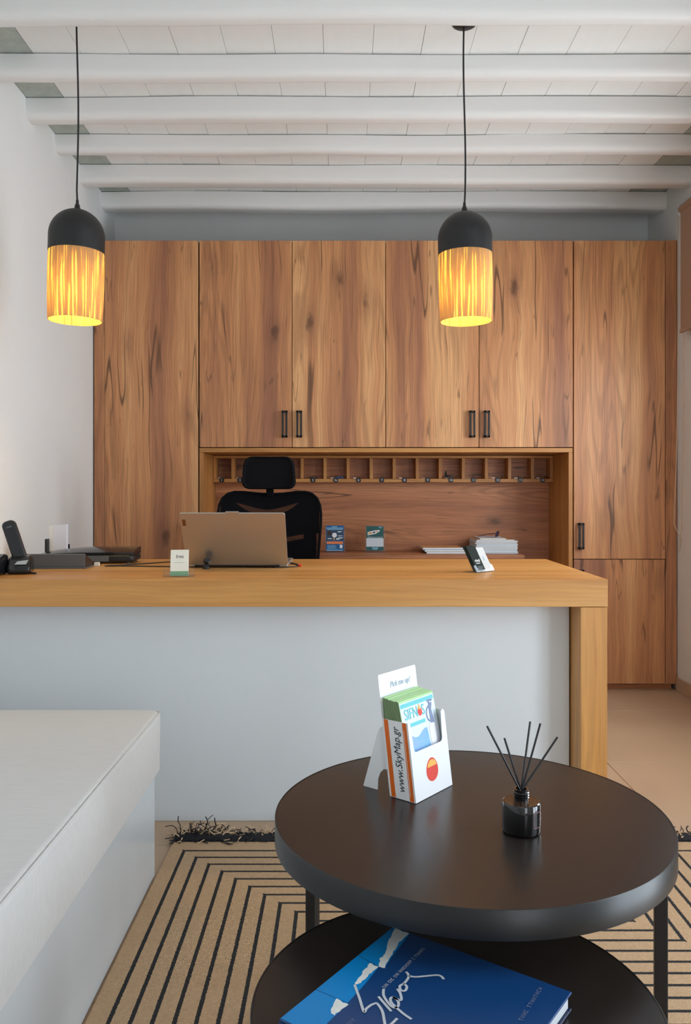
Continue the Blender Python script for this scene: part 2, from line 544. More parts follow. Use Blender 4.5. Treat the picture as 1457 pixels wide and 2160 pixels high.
def text(body, size, mat, parent, mtx, name='lettering', align='CENTER', xs=1.0, ext=0.0002, shear=0.0):
    cu = bpy.data.curves.new('tmp_text', 'FONT')
    cu.body = body
    cu.size = size
    cu.align_x = align
    cu.align_y = 'CENTER'
    cu.extrude = ext
    cu.shear = shear
    cu.resolution_u = 3
    to = bpy.data.objects.new('tmp_text', cu)
    COL.objects.link(to)
    dg = bpy.context.evaluated_depsgraph_get()
    me = bpy.data.meshes.new_from_object(to.evaluated_get(dg))
    bpy.data.objects.remove(to)
    bpy.data.curves.remove(cu)
    me.name = name
    me.transform(mtx @ Matrix.Diagonal((xs, 1, 1, 1)))
    me.materials.clear()
    me.materials.append(mat)
    o = bpy.data.objects.new(name, me)
    COL.objects.link(o)
    o.parent = parent
    return o


# ================================================================== SETTING
# floor
fl = struct(box(XL - 0.2, XR + 0.2, YF - 0.2, YB + 0.2, -0.10, -0.004).obj('floor', M['grout']))
TS = 0.75
xs_ = [1.026 + TS * i for i in range(-4, 2)]
ys_ = [3.18 + TS * i for i in range(-7, 4)]
for i in range(len(xs_) - 1):
    for j in range(len(ys_) - 1):
        x0, x1 = max(xs_[i], XL), min(xs_[i + 1], XR)
        y0, y1 = max(ys_[j], YF), min(ys_[j + 1], YB)
        if x1 - x0 > 0.01 and y1 - y0 > 0.01:
            box(x0 + 0.001, x1 - 0.001, y0 + 0.001, y1 - 0.001, -0.004, 0.0).obj('tile', M['tile'], fl, bevel=0.0008, seg=1)

# walls
struct(box(XL - 0.2, XL, YF - 0.2, YB + 0.2, 0, 2.95).obj('wall_left', M['plaster']))
struct(box(XL, XR, YB, YB + 0.2, 0, 2.95).obj('wall_back', M['plaster']))
DY0, DY1, DZ = 0.50, 1.60, 2.13
WY0, WY1, WZ0, WZ1 = 2.67, 3.63, 0.95, 2.15
b = MB()
b.box(XR, XR + 0.2, YF - 0.2, DY0, 0, 2.95)
b.box(XR, XR + 0.2, DY0, DY1, DZ, 2.95)
b.box(XR, XR + 0.2, DY1, WY0, 0, 2.95)
b.box(XR, XR + 0.2, WY0, WY1, 0, WZ0)
b.box(XR, XR + 0.2, WY0, WY1, WZ1, 2.95)
b.box(XR, XR + 0.2, WY1, YB + 0.2, 0, 2.95)
struct(b.obj('wall_right', M['plaster']))
b = MB()
b.box(XL, 0.70, YF - 0.2, YF, 0, 2.95)
b.box(0.70, 1.60, YF - 0.2, YF, 2.15, 2.95)
b.box(1.60, XR, YF - 0.2, YF, 0, 2.95)
struct(b.obj('wall_front', M['plaster']))
# frames in the openings
d1 = struct(MB().box(XR + 0.06, XR + 0.12, DY0, DY0 + 0.07, 0, DZ).box(XR + 0.06, XR + 0.12, DY1 - 0.07, DY1, 0, DZ)
            .box(XR + 0.06, XR + 0.12, DY0 + 0.07, DY1 - 0.07, DZ - 0.07, DZ).obj('door_1', M['white_frame']))
box(XR + 0.07, XR + 0.11, (DY0 + DY1) / 2 - 0.04, (DY0 + DY1) / 2 + 0.04, 0, DZ - 0.07).obj('stile', M['white_frame'], d1)
w1 = struct(MB().box(XR + 0.06, XR + 0.12, WY0, WY0 + 0.06, WZ0, WZ1).box(XR + 0.06, XR + 0.12, WY1 - 0.06, WY1, WZ0, WZ1)
            .box(XR + 0.06, XR + 0.12, WY0 + 0.06, WY1 - 0.06, WZ1 - 0.06, WZ1).box(XR + 0.06, XR + 0.12, WY0 + 0.06, WY1 - 0.06, WZ0, WZ0 + 0.06)
            .obj('window_1', M['white_frame']))
box(XR + 0.07, XR + 0.11, (WY0 + WY1) / 2 - 0.03, (WY0 + WY1) / 2 + 0.03, WZ0 + 0.06, WZ1 - 0.06).obj('mullion', M['white_frame'], w1)
d2 = struct(MB().box(0.70, 0.77, YF - 0.12, YF - 0.06, 0, 2.15).box(1.53, 1.60, YF - 0.12, YF - 0.06, 0, 2.15)
            .box(0.77, 1.53, YF - 0.12, YF - 0.06, 2.08, 2.15).obj('door_2', M['white_frame']))
box(0.77, 1.53, YF - 0.11, YF - 0.07, 0, 0.10).obj('bottom_rail', M['white_frame'], d2)
# baseboard of the right wall
struct(box(XR - 0.012, XR - 0.0005, DY1 + 0.02, 4.325, 0.0, 0.072).obj('baseboard_right', M['baseboard'], bevel=0.002))

# ceiling: backing, boards, slate end pieces, rounded beams
ce = struct(box(XL - 0.2, XR + 0.2, YF - 0.2, YB + 0.2, ZC + 0.016, ZC + 0.12).obj('ceiling', M['plank']))
seams = [-0.07 + 0.1823 * k for k in range(-6, 10)]
for k in range(len(seams) - 1):
    dz = random.uniform(-0.0012, 0.0012)
    box(seams[k] + 0.0006, seams[k + 1] - 0.0006, YF + 0.002, YB - 0.002, ZC + dz, ZC + 0.016).obj('plank', M['plank'], ce, bevel=0.0008, seg=1)
for a, c in ((XL + 0.002, seams[0] - 0.002), (seams[-1] + 0.002, XR - 0.002)):
    box(a, c, YF + 0.002, YB - 0.002, ZC - 0.001, ZC + 0.016).obj('slate_slab', M['slate'], ce, bevel=0.0015, seg=1)


def beam(y0, seed, hh=0.093, ww=0.115):
    r = 0.029
    prof = [(0.0, 0.0), (-0.002, -0.03)]
    for i in range(6):
        a = math.radians(180 + 90 * i / 5)
        prof.append((r + r * math.cos(a), -hh + r + r * math.sin(a)))
    for i in range(6):
        a = math.radians(270 + 90 * i / 5)
        prof.append((ww - r + r * math.cos(a), -hh + r + r * math.sin(a)))
    prof += [(ww, 0.0)]
    n, m = 70, len(prof)
    vs_, fs = [], []
    for i in range(n + 1):
        x = XL - 0.02 + (XR - XL + 0.04) * i / n
        for k, (py, pz) in enumerate(prof):
            q = Vector((x * 1.3, py * 6 + seed * 3.1, pz * 6))
            dy = 0.022 * mnoise.noise(Vector((x * 1.1, seed * 5.3, 0))) + 0.0025 * mnoise.noise(q * 2.2)
            dz = 0.010 * mnoise.noise(Vector((x * 0.8, seed * 2.7, 9))) * (1 if pz < -0.02 else 0.0) + 0.003 * mnoise.noise(q * 1.7 + Vector((5, 5, 5)))
            if pz > -0.01:
                dz = -0.0035 + 0.0045 * mnoise.noise(Vector((x * 1.7, seed, 3)))
            vs_.append((x, y0 + py + dy, ZC - 0.001 + pz + dz))
    for i in range(n):
        for k in range(m):
            k2 = (k + 1) % m
            fs.append((i * m + k, i * m + k2, (i + 1) * m + k2, (i + 1) * m + k))
    MB().add(vs_, fs).obj('beam', M['beam'], ce, smooth=True)


BD = {4.472: (0.093, 0.113), 4.116: (0.088, 0.105), 3.763: (0.078, 0.078), 3.402: (0.086, 0.090), 3.072: (0.080, 0.082), 2.690: (0.080, 0.082)}
for k, y0 in enumerate((4.472, 4.116, 3.763, 3.402, 3.072, 2.690, 2.35, 1.99, 1.64, 1.29, 0.93, 0.58, 0.22, -0.14, -0.50, -0.86)):
    beam(y0, k + 1, *BD.get(y0, (0.082, 0.09)))

# ================================================================== RECEPTION DESK
DZT = 0.783
DX0, DX1, DYF, DYB = XL + 0.004, 0.812, 2.500, 3.26
dk = thing('reception_desk', 'oak reception desk with white front panel and one square oak leg', 'desk', (0, DYF, 0))
box(DX0, DX1, 0, DYB - DYF, DZT - 0.084, DZT).obj('worktop', M['oak_x'], dk, bevel=0.0015)
box(DX1 - 0.083, DX1 - 0.0015, 0.001, 0.115, 0.0005, DZT - 0.0855).obj('leg', M['oak_z'], dk, bevel=0.0015)
box(DX1 - 0.083, DX1 - 0.0015, 0.117, DYB - DYF - 0.01, 0.0005, DZT - 0.0855).obj('side_panel', M['oak_z'], dk, bevel=0.001)
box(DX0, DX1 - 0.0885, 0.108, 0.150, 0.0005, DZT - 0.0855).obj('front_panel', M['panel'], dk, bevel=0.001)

# ================================================================== CABINET WALL
CY = 4.33
CB = YB - 0.008
cx = lambda px: (px - 722) / 398.15


def handle(parent, xc, z0, z1, y=None):
    y = (CY if y is None else y)
    b = MB()
    w_, bar, d0, d1 = 0.0150, 0.0100, 0.026, 0.016
    for s_ in (-1, 1):
        xa = xc + s_ * w_
        b.box(min(xa, xa - s_ * bar), max(xa, xa - s_ * bar), y - d0, y - d0 + 0.008, z0, z1)
    b.box(xc - w_, xc + w_, y - d0, y - 0.0005, z0, z0 + bar)
    b.box(xc - w_, xc + w_, y - d0, y - 0.0005, z1 - bar, z1)
    return b.obj('handle', M['black'], parent, bevel=0.001, seg=1)


def door(parent, x0, x1, z0, z1, hx=None, hz=None, name='door'):
    g_ = 0.0017
    d = box(x0 + g_, x1 - g_, CY, CY + 0.019, z0 + g_, z1 - g_).obj(name, M['wood'], parent, bevel=0.0008, seg=1)
    if hx is not None:
        handle(d, hx, *hz)
    return d


CT = 2.384
LO, SPL = 0.034, 0.6946
HZU = (1.339, 1.4795)
tc = thing('tall_cabinet', 'tall wood-grain cabinet beside the bright left wall', 'cabinet', (0, 0, 0))
box(cx(198) + 0.002, cx(418) - 0.001, CY + 0.021, CB, LO, CT - 0.002).obj('carcass', M['gap'], tc)
box(cx(198) + 0.001, cx(220), CY, CY + 0.020, LO, CT).obj('filler_strip', M['wood'], tc, bevel=0.0008, seg=1)
door(tc, cx(220), cx(418.5), SPL, CT, cx(404), (0.7486, 0.8867))
door(tc, cx(220), cx(418.5), LO, SPL, cx(404), (0.50, 0.64))
box(cx(198) + 0.004, cx(418) - 0.003, CY + 0.03, CY + 0.05, 0.0, LO - 0.001).obj('plinth', M['wood_h'], tc)

for nm, a, m_, c, lab in (('left', 420, 616, 813.3, 'two-door wood wall cabinet nearer the left pendant lamp, above the office chair'),
                          ('right', 813.3, 1010.2, 1208.5, 'two-door wood wall cabinet behind the right-hand pendant lamp')):
    wc = thing('wall_cabinet', lab, 'cabinet', (0, 0, 0), 0, 'wall cabinets over the niche')
    box(cx(a) + 0.001, cx(c) - 0.001, CY + 0.021, CB, 1.288, CT - 0.002).obj('carcass', M['gap'], wc)
    door(wc, cx(a), cx(m_), 1.286, CT, cx(m_) - 0.0385, HZU)
    door(wc, cx(m_), cx(c), 1.286, CT, cx(m_) + 0.0385, HZU)

tr_ = thing('tall_cabinet', 'tall wood-grain cabinet with two black handles beside the right wall', 'cabinet', (0, 0, 0))
box(cx(1209) + 0.001, cx(1428) - 0.004, CY + 0.021, CB, LO, CT - 0.002).obj('carcass', M['gap'], tr_)
box(cx(1403.5), cx(1428) - 0.002, CY, CY + 0.020, LO, CT).obj('filler_strip', M['wood'], tr_, bevel=0.0008, seg=1)
door(tr_, cx(1209.5), cx(1403), SPL, CT, cx(1223.5), (0.7486, 0.8867))
door(tr_, cx(1209.5), cx(1403), LO, SPL, cx(1223.5), (0.50, 0.64))
box(cx(1209.5) + 0.004, cx(1428) - 0.02, CY + 0.03, CY + 0.05, 0.0, LO - 0.001).obj('plinth', M['wood_h'], tr_)

# niche lining
NX0, NX1, NZ = cx(420.5), cx(1207.5), 1.2835
ni = thing('niche_surround', 'oak-edged open niche lined with horizontal wood grain behind the office chair', 'niche', (0, 0, 0))
box(NX0, NX1, CY, CB, NZ - 0.0225, NZ).obj('top_board', M['ochre'], ni, bevel=0.0008, seg=1)
box(NX0, NX0 + 0.0215, CY, CB, 0.001, NZ - 0.0235).obj('side_board', M['ochre_z'], ni, bevel=0.0008, seg=1)
box(NX1 - 0.0215, NX1, CY, CB, 0.001, NZ - 0.0235).obj('side_board', M['ochre_z'], ni, bevel=0.0008, seg=1)
box(NX0 + 0.0225, NX1 - 0.0225, CB - 0.012, CB, 0.001, NZ - 0.0235).obj('back_panel', M['wood_h'], ni)
NI0, NI1 = NX0 + 0.0225, NX1 - 0.0225

# key rack
KY0, KY1 = 4.643, CB - 0.0125
sk = 1724 / KY0
kz0, kz1 = 1.106, 1.2585
kr = thing('key_rack', 'oak key rack of small open pigeonholes under the wall cabinets', 'key rack', (0, 0, 0))
box(NI0 + 0.0005, NI1 - 0.0005, KY0, KY1, kz1 - 0.016, kz1 - 0.001).obj('top_rail', M['ochre'], kr, bevel=0.0006, seg=1)
box(NI0 + 0.0005, NI1 - 0.0005, KY0, KY1, kz0, kz0 + 0.019).obj('bottom_rail', M['ochre'], kr, bevel=0.0006, seg=1)
kx = lambda px: (px - 722) / sk
cells = []
edges = [NI0 + 0.009] + [kx(491 + 48.62 * i) for i in range(14)] + [NI1 - 0.009]
for i, e_ in enumerate(edges):
    box(e_ - 0.0088, e_ + 0.0088, KY0 + 0.0004, KY1, kz0 + 0.0195, kz1 - 0.0165).obj('divider', M['ochre_z'], kr, bevel=0.0006, seg=1)
cells = [(edges[i] + edges[i + 1]) / 2 for i in range(15)]

# counter inside the niche
SCZ = 0.712
sc_ = thing('side_counter', 'low wood side counter standing in the niche under the key rack', 'counter', (0, 0, 0))
box(-0.70, 0.978, 4.39, CB - 0.0135, SCZ - 0.021, SCZ).obj('counter_top', M['wood_h'], sc_, bevel=0.0008, seg=1)
box(0.958, 0.978, 4.392, CB - 0.0135, 0.001, SCZ - 0.0215).obj('side_panel', M['ochre_z'], sc_)
box(-0.70, -0.68, 4.392, CB - 0.0135, 0.001, SCZ - 0.0215).obj('side_panel', M['ochre_z'], sc_)
for k in range(3):
    x0 = -0.678 + k * 0.545
    d = box(x0 + 0.002, x0 + 0.543, 4.412, 4.43, 0.05, SCZ - 0.04).obj('door', M['wood'], sc_)

# ================================================================== PENDANT LAMPS


def pendant(x, y, ztop, tilt, label):
    t_ = thing('pendant_lamp', label, 'lamp', (x, y, ztop), 0, 'pendant lamps over the desk')
    R = 0.0945
    # canopy on the ceiling
    cz = ZC - 0.001 - ztop
    MB().lathe([(0.0001, cz), (0.042, cz), (0.042, cz - 0.004), (0.030, cz - 0.011), (0.008, cz - 0.015), (0.0001, cz - 0.015)], 28).obj('ceiling_canopy', M['black_matt'], t_, smooth=True)
    pts = []
    for i in range(17):
        u = i / 16
        pts.append((0.0035 * math.sin(u * 5.2 + x), 0, 0.028 + (cz - 0.014 - 0.028) * u))
    pts[0] = (0, 0, 0.025)
    MB().tube(pts, 0.0032, 8).obj('cord', M['black_matt'], t_, smooth=True)
    MB().lathe([(0.0001, 0.034), (0.0045, 0.034), (0.0055, 0.020), (0.009, 0.014), (0.009, 0.008), (0.0115, 0.004), (0.0115, -0.004), (0.0001, -0.004)], 18).obj('cord_grip', M['black'], t_, smooth=True)
    rot = Matrix.Rotation(tilt, 4, 'Y')
    prof = []
    for i in range(15):
        a = math.radians(90 * i / 14)
        prof.append((max(0.0001, R * math.sin(a)), -R + R * math.cos(a)))
    prof += [(R, -0.150), (R - 0.0025, -0.150)]
    for i in range(14, -1, -1):
        a = math.radians(90 * i / 14)
        prof.append((max(0.0001, (R - 0.0025) * math.sin(a)), -R + (R - 0.0025) * math.cos(a)))
    MB().lathe(prof, 56).obj('cap', M['black_matt'], t_, smooth=True, mtx=rot)
    Rs = R - 0.0012
    z0, z1 = -0.385, -0.147
    prof = [(Rs - 0.0030, z1)]
    N = 14
    for i in range(N + 1):
        u = i / N
        prof.append((Rs + 0.0015 * math.sin(u * math.pi) - 0.0025 * u * u, z1 + (z0 - z1) * u))
    for i in range(N, -1, -1):
        u = i / N
        prof.append((Rs - 0.0022 + 0.0015 * math.sin(u * math.pi) - 0.0025 * u * u, z1 + (z0 - z1) * u))
    prof = prof[1:]
    sh = MB().lathe(prof, 96, close=True).obj('shade', M['shade'], t_, smooth=True, mtx=rot)
    MB().lathe([(0.0001, -0.10), (0.018, -0.10), (0.018, -0.155), (0.0001, -0.155)], 20).obj('socket', M['black'], t_, smooth=True, mtx=rot)
    bp = [(0.0001, -0.258)] + [(0.030 * math.sin(math.radians(a)), -0.228 - 0.030 * math.cos(math.radians(a))) for a in range(15, 150, 15)] + [(0.013, -0.190), (0.013, -0.157), (0.0001, -0.157)]
    MB().lathe(bp, 24).obj('bulb', M['bulb'], t_, smooth=True, mtx=rot)
    l = bpy.data.lights.new('bulb_light', 'POINT')
    l.energy = 5.5
    l.color = (1.0, 0.69, 0.13)
    l.shadow_soft_size = 0.03
    lo = bpy.data.objects.new('bulb_light', l)
    lo.location = rot @ Vector((0, 0, -0.29))
    lo.parent = t_
    COL.objects.link(lo)
    return t_


pendant(-0.9175, 2.83, 2.0280, math.radians(1.2), 'lit black pendant lamp with fibre shade hanging in front of the left wall')
pendant(0.4290, 2.875, 2.035, math.radians(-0.9), 'lit black pendant lamp with fibre shade hanging in front of the wall cabinets')

# ================================================================== OFFICE CHAIR
ch = thing('office_chair', 'black high-back mesh office chair with headrest behind the laptop', 'chair', (-0.335, 3.75, 0))
b = MB()
# headrest cushion: stacked rounded outlines, thicker in the middle, bowed
hw = lambda z: 0.126 - 0.016 * ((z + 0.074) / 0.148) ** 1.5 - (0.0 if abs(z) < 0.05 else 0)


def head_poly():
    p = []
    for (x, z) in rrect(0.252, 0.150, 0.040, 7):
        k = 1 - 0.10 * (z + 0.075) / 0.15
        p.append((x * k, z + (0.004 * math.cos(x * 12))))
    return p


hp = head_poly()
nv = len(hp)
vs_, fs = [], []
layers = [(-0.022, 0.86), (-0.030, 0.93), (-0.018, 0.995), (0.0, 1.0), (0.016, 0.97), (0.022, 0.88)]
for y_, k in layers:
    for x, z in hp:
        vs_.append((x * k, y_ * (1 if y_ > -0.021 else 1) - 0.03 * (x / 0.126) ** 2 * 0.6, 1.136 + z * k))
for i in range(len(layers) - 1):
    for k in range(nv):
        k2 = (k + 1) % nv
        fs.append((i * nv + k, i * nv + k2, (i + 1) * nv + k2, (i + 1) * nv + k))
fs.append(tuple(range(nv - 1, -1, -1)))
fs.append(tuple(range((len(layers) - 1) * nv, len(layers) * nv)))
MB().add(vs_, fs).obj('headrest', M['seat_foam'], ch, smooth=True)
box(-0.017, 0.017, 0.024, 0.04, 1.03, 1.12).obj('headrest_stem', M['seat_foam'], ch, bevel=0.004)


def back_top(x):
    return 1.048 - 0.010 * math.cos(x * 13) * (1 if abs(x) < 0.24 else 0)


def back_outline():
    pts = []
    # half outline right side from bottom to top
    right = [(0.205, 0.52), (0.214, 0.62), (0.222, 0.72), (0.230, 0.82), (0.236, 0.90), (0.237, 0.95), (0.232, 0.99), (0.218, 1.022), (0.195, 1.042), (0.165, 1.051), (0.12, 1.050), (0.06, 1.043), (0.0, 1.040)]
    left = [(-x, z) for x, z in reversed(right[:-1])]
    return right + left


bo = back_outline()
ycurve = lambda x, z: 0.055 - 0.10 * (x / 0.24) ** 2 * 0.35 - 0.03 * math.sin((z - 0.5) * 5.5)
# mesh sheet as grid clipped to the outline
b = MB()


def half_w(z):
    prev = bo[0]
    for p in bo[1:10]:
        if prev[1] <= z <= p[1]:
            u = (z - prev[1]) / max(1e-6, p[1] - prev[1])
            return prev[0] + (p[0] - prev[0]) * u
        prev = p
    return 0.165


def sheet(zt_fn, zb_fn, x0, x1, nx, nz, dy):
    vs_, fs = [], []
    for i in range(nx + 1):
        x = x0 + (x1 - x0) * i / nx
        zt, zb = zt_fn(x), zb_fn(x)
        for k in range(nz + 1):
            z = zb + (zt - zb) * k / nz
            vs_.append((x, ycurve(x, z) + dy, z))
    for i in range(nx):
        for k in range(nz):
            a = i * (nz + 1) + k
            fs.append((a, a + nz + 1, a + nz + 2, a + 1))
    return vs_, fs


def top_of(x):
    ax = abs(x)
    pts = sorted([(p[0], p[1]) for p in bo[5:13]])
    for (xa, za), (xb, zb) in zip(pts, pts[1:]):
        if xa <= ax <= xb:
            return za + (zb - za) * (ax - xa) / max(1e-6, xb - xa)
    return pts[-1][1]


def bot_of(x):
    ax = abs(x)
    if ax <= 0.205:
        return 0.52
    for (xa, za), (xb, zb) in zip(bo[0:5], bo[1:6]):
        if xa <= ax <= xb:
            return za + (zb - za) * (ax - xa) / max(1e-6, xb - xa)
    return 0.94


b = MB().add(*sheet(top_of, bot_of, -0.2365, 0.2365, 44, 10, 0.0))
b.obj('mesh_back', M['mesh'], ch, smooth=True)
MB().tube([(x, ycurve(x, z), z) for x, z in bo], 0.006, 8).obj('back_frame', M['seat_foam'], ch, smooth=True)
# solid support plates behind the mesh, leaving crescent openings
cuv = lambda x: min(1.0, abs(x + 0.014) / 0.144)
cmid = lambda x: 0.957 + 0.043 * cuv(x) ** 2.1
cu_ = lambda x: cmid(x) + 0.010 * (1 - cuv(x) ** 5) + 0.004 * math.sin(cuv(x) * math.pi)
cl_ = lambda x: cmid(x) - 0.008 * (1 - cuv(x) ** 5) - 0.004 * math.sin(cuv(x) * math.pi)
b = MB()
b.add(*sheet(lambda x: top_of(x) - 0.004, lambda x: max(cu_(x), 0.93), -0.158, 0.130, 24, 3, 0.022))
b.add(*sheet(lambda x: top_of(x) - 0.004, lambda x: 0.86, -0.228, -0.158, 6, 3, 0.022))
b.add(*sheet(lambda x: top_of(x) - 0.004, lambda x: 0.86, 0.130, 0.228, 8, 3, 0.022))
b.add(*sheet(lambda x: min(cl_(x), 0.999), lambda x: 0.86, -0.158, 0.130, 24, 3, 0.022))
b.obj('upper_back_plate', M['seat_foam'], ch, smooth=True)
b = MB()
b.add(*sheet(lambda x: 0.86, lambda x: 0.60 + 0.0, -0.215, 0.055, 14, 3, 0.024))
b.add(*sheet(lambda x: 0.86, lambda x: 0.835 + 0.02 * (x - 0.055) / 0.1, 0.055, 0.155, 6, 1, 0.024))
b.add(*sheet(lambda x: 0.815 + 0.02 * (x - 0.055) / 0.1, lambda x: 0.60, 0.055, 0.155, 6, 2, 0.024))
b.add(*sheet(lambda x: 0.86, lambda x: 0.60, 0.155, 0.214, 4, 2, 0.024))
b.obj('lumbar_plate', M['seat_foam'], ch, smooth=True)
MB().tube([(0, 0.085, 0.88), (0, 0.095, 0.75), (0, 0.09, 0.55), (0, 0.03, 0.42), (0, -0.12, 0.40)], 0.018, 8).obj('spine', M['plastic'], ch, smooth=True)
sp_ = [(x, y_ - 0.20) for x, y_ in rrect(0.49, 0.46, 0.09, 6)]
MB().prism(sp_, 0.43, 0.495).obj('seat', M['seat_foam'], ch, bevel=0.018, smooth=True, seg=3)
for s_ in (-1, 1):
    MB().tube([(s_ * 0.22, -0.15, 0.425), (s_ * 0.285, -0.15, 0.43), (s_ * 0.285, -0.15, 0.64)], 0.014, 8).obj('arm_post', M['plastic'], ch, smooth=True)
    MB().prism([(x + s_ * 0.285, y_ - 0.17) for x, y_ in rrect(0.075, 0.24, 0.03, 4)], 0.641, 0.668).obj('armrest', M['plastic'], ch, bevel=0.006)
MB().lathe([(0.0001, 0.43), (0.06, 0.43), (0.06, 0.41), (0.026, 0.39), (0.026, 0.13), (0.035, 0.12), (0.035, 0.075), (0.0001, 0.075)], 20).obj('gas_column', M['black'], ch, smooth=True, mtx=Matrix.Translation((0, -0.15, 0)))
for k in range(5):
    a = math.radians(72 * k + 18)
    dx, dy = math.cos(a), math.sin(a)
    MB().tube([(dx * 0.03, -0.15 + dy * 0.03, 0.10), (dx * 0.30, -0.15 + dy * 0.30, 0.075)], [0.024, 0.016], 8).obj('base_arm', M['plastic'], ch, smooth=True)
    mt = Matrix.Translation((dx * 0.29, -0.15 + dy * 0.29, 0.030)) @ Matrix.Rotation(a, 4, 'Z') @ Matrix.Rotation(H, 4, 'X')
    MB().lathe([(0.0001, -0.022), (0.026, -0.022), (0.029, -0.016), (0.029, 0.016), (0.026, 0.022), (0.0001, 0.022)], 18).obj('caster', M['plastic'], ch, smooth=True, mtx=mt)

# ================================================================== LAPTOP
lp = thing('laptop', 'open silver laptop on the desk seen from behind its lid', 'laptop', (-0.371, 2.885, DZT + 0.0008), math.radians(-1.0))
LW_, LL, th = 0.358, 0.222, math.radians(33)
box(-LW_ / 2, LW_ / 2, 0.004, 0.235, 0.002, 0.016).obj('base', M['silver'], lp, bevel=0.003)
box(-0.14, 0.14, 0.03, 0.135, 0.0162, 0.0172).obj('keyboard', M['plastic'], lp)
box(-0.05, 0.05, 0.150, 0.215, 0.0162, 0.0166).obj('touchpad', M['darkgrey'], lp)
for fx in (-0.15, 0.15):
    for fy in (0.02, 0.215):
        box(fx - 0.012, fx + 0.012, fy - 0.005, fy + 0.005, 0.0, 0.002).obj('foot', M['plastic'], lp)
rl = Matrix.Translation((0, 0.0, 0.010)) @ Matrix.Rotation(th, 4, 'X')
lid = MB().prism(rrect(LW_, LL, 0.008, 4, 0, LL / 2), -0.003, 0.003, lambda a, bb, h: (a, h, bb)).obj('lid', M['silver'], lp, bevel=0.0012, seg=2, mtx=rl)
MB().prism(rrect(0.045, 0.006, 0.002, 2, 0.0, LL + 0.001), -0.003, 0.003, lambda a, bb, h: (a, h, bb)).obj('camera_notch', M['silver'], lid, mtx=rl)
box(-LW_ / 2 + 0.006, -LW_ / 2 + 0.018, -0.0036, -0.0031, LL - 0.052, LL - 0.026).obj('badge', M['logo'], lid, mtx=rl)
box(-LW_ / 2 + 0.006, LW_ / 2 - 0.006, 0.0031, 0.0036, 0.012, LL - 0.006).obj('screen', M['gloss_black'], lid, mtx=rl)
MB().tube([(-0.15, 0.002, 0.008), (0.15, 0.002, 0.008)], 0.006, 10).obj('hinge', M['plastic'], lp, smooth=True)

# small black gadget in front of the lid
wg = thing('webcam', 'small black webcam standing against the foot of the laptop lid', 'webcam', (-0.474, 2.842, DZT + 0.0006), math.radians(25))
MB().prism(rrect(0.022, 0.026, 0.008, 4), 0.0, 0.010).obj('foot', M['plastic'], wg, bevel=0.002)
MB().tube([(0, 0, 0.009), (0.002, 0.001, 0.018)], 0.004, 8).obj('stem', M['plastic'], wg, smooth=True)
MB().lathe([(0.0001, -0.010), (0.009, -0.010), (0.0115, -0.006), (0.0115, 0.006), (0.009, 0.010), (0.006, 0.0105), (0.0001, 0.0095)], 20).obj('head', M['gloss_black'], wg, smooth=True,
    mtx=Matrix.Translation((0.003, 0.0, 0.026)) @ Matrix.Rotation(H * 0.8, 4, 'X'))

# plug with red tip
pl_ = thing('usb_cable', 'short black cable with a red tip beside the laptop', 'cable', (-0.190, 2.915, DZT + 0.0005))
MB().tube([(0.003, 0.006, 0.0125), (0.020, 0.004, 0.010), (0.034, 0.0, 0.0055)], 0.0035, 8).obj('plug', M['plastic'], pl_, smooth=True)
MB().tube([(0.034, 0.0, 0.0055), (0.043, -0.002, 0.0045)], 0.0045, 8).obj('tip', M['redtip'], pl_, smooth=True)
MB().tube([(0.034, 0.0, 0.003), (0.020, -0.022, 0.0025), (0.0, -0.034, 0.0025), (-0.05, -0.04, 0.0025)], 0.0018, 6).obj('wire', M['plastic'], pl_, smooth=True)


def cable(pts, label, r=0.0022):
    P = [Vector(p) for p in pts]
    out = []
    for i in range(len(P) - 1):
        p0, p1, p2, p3 = P[max(i - 1, 0)], P[i], P[i + 1], P[min(i + 2, len(P) - 1)]
        for k in range(6):
            u = k / 6
            out.append(0.5 * ((2 * p1) + (p2 - p0) * u + (2 * p0 - 5 * p1 + 4 * p2 - p3) * u * u + (3 * p1 - p0 - 3 * p2 + p3) * u ** 3))
    out.append(P[-1])
    return tag(MB().tube(out, r, 7).obj('cable', M['plastic'], smooth=True), label, 'cable')


zc = DZT + 0.0028
cable([(-0.845, 2.94, zc), (-0.80, 2.955, zc), (-0.72, 3.03, zc), (-0.64, 3.10, zc), (-0.55, 3.08, zc), (-0.48, 3.03, zc)], 'upper black cable curving from the grey wedge towards the laptop')
cable([(-0.850, 2.925, zc), (-0.79, 2.925, zc), (-0.70, 2.91, zc), (-0.62, 2.90, zc), (-0.565, 2.90, zc)], 'lower straight black cable running behind the left card holder')

# ================================================================== CARD HOLDERS


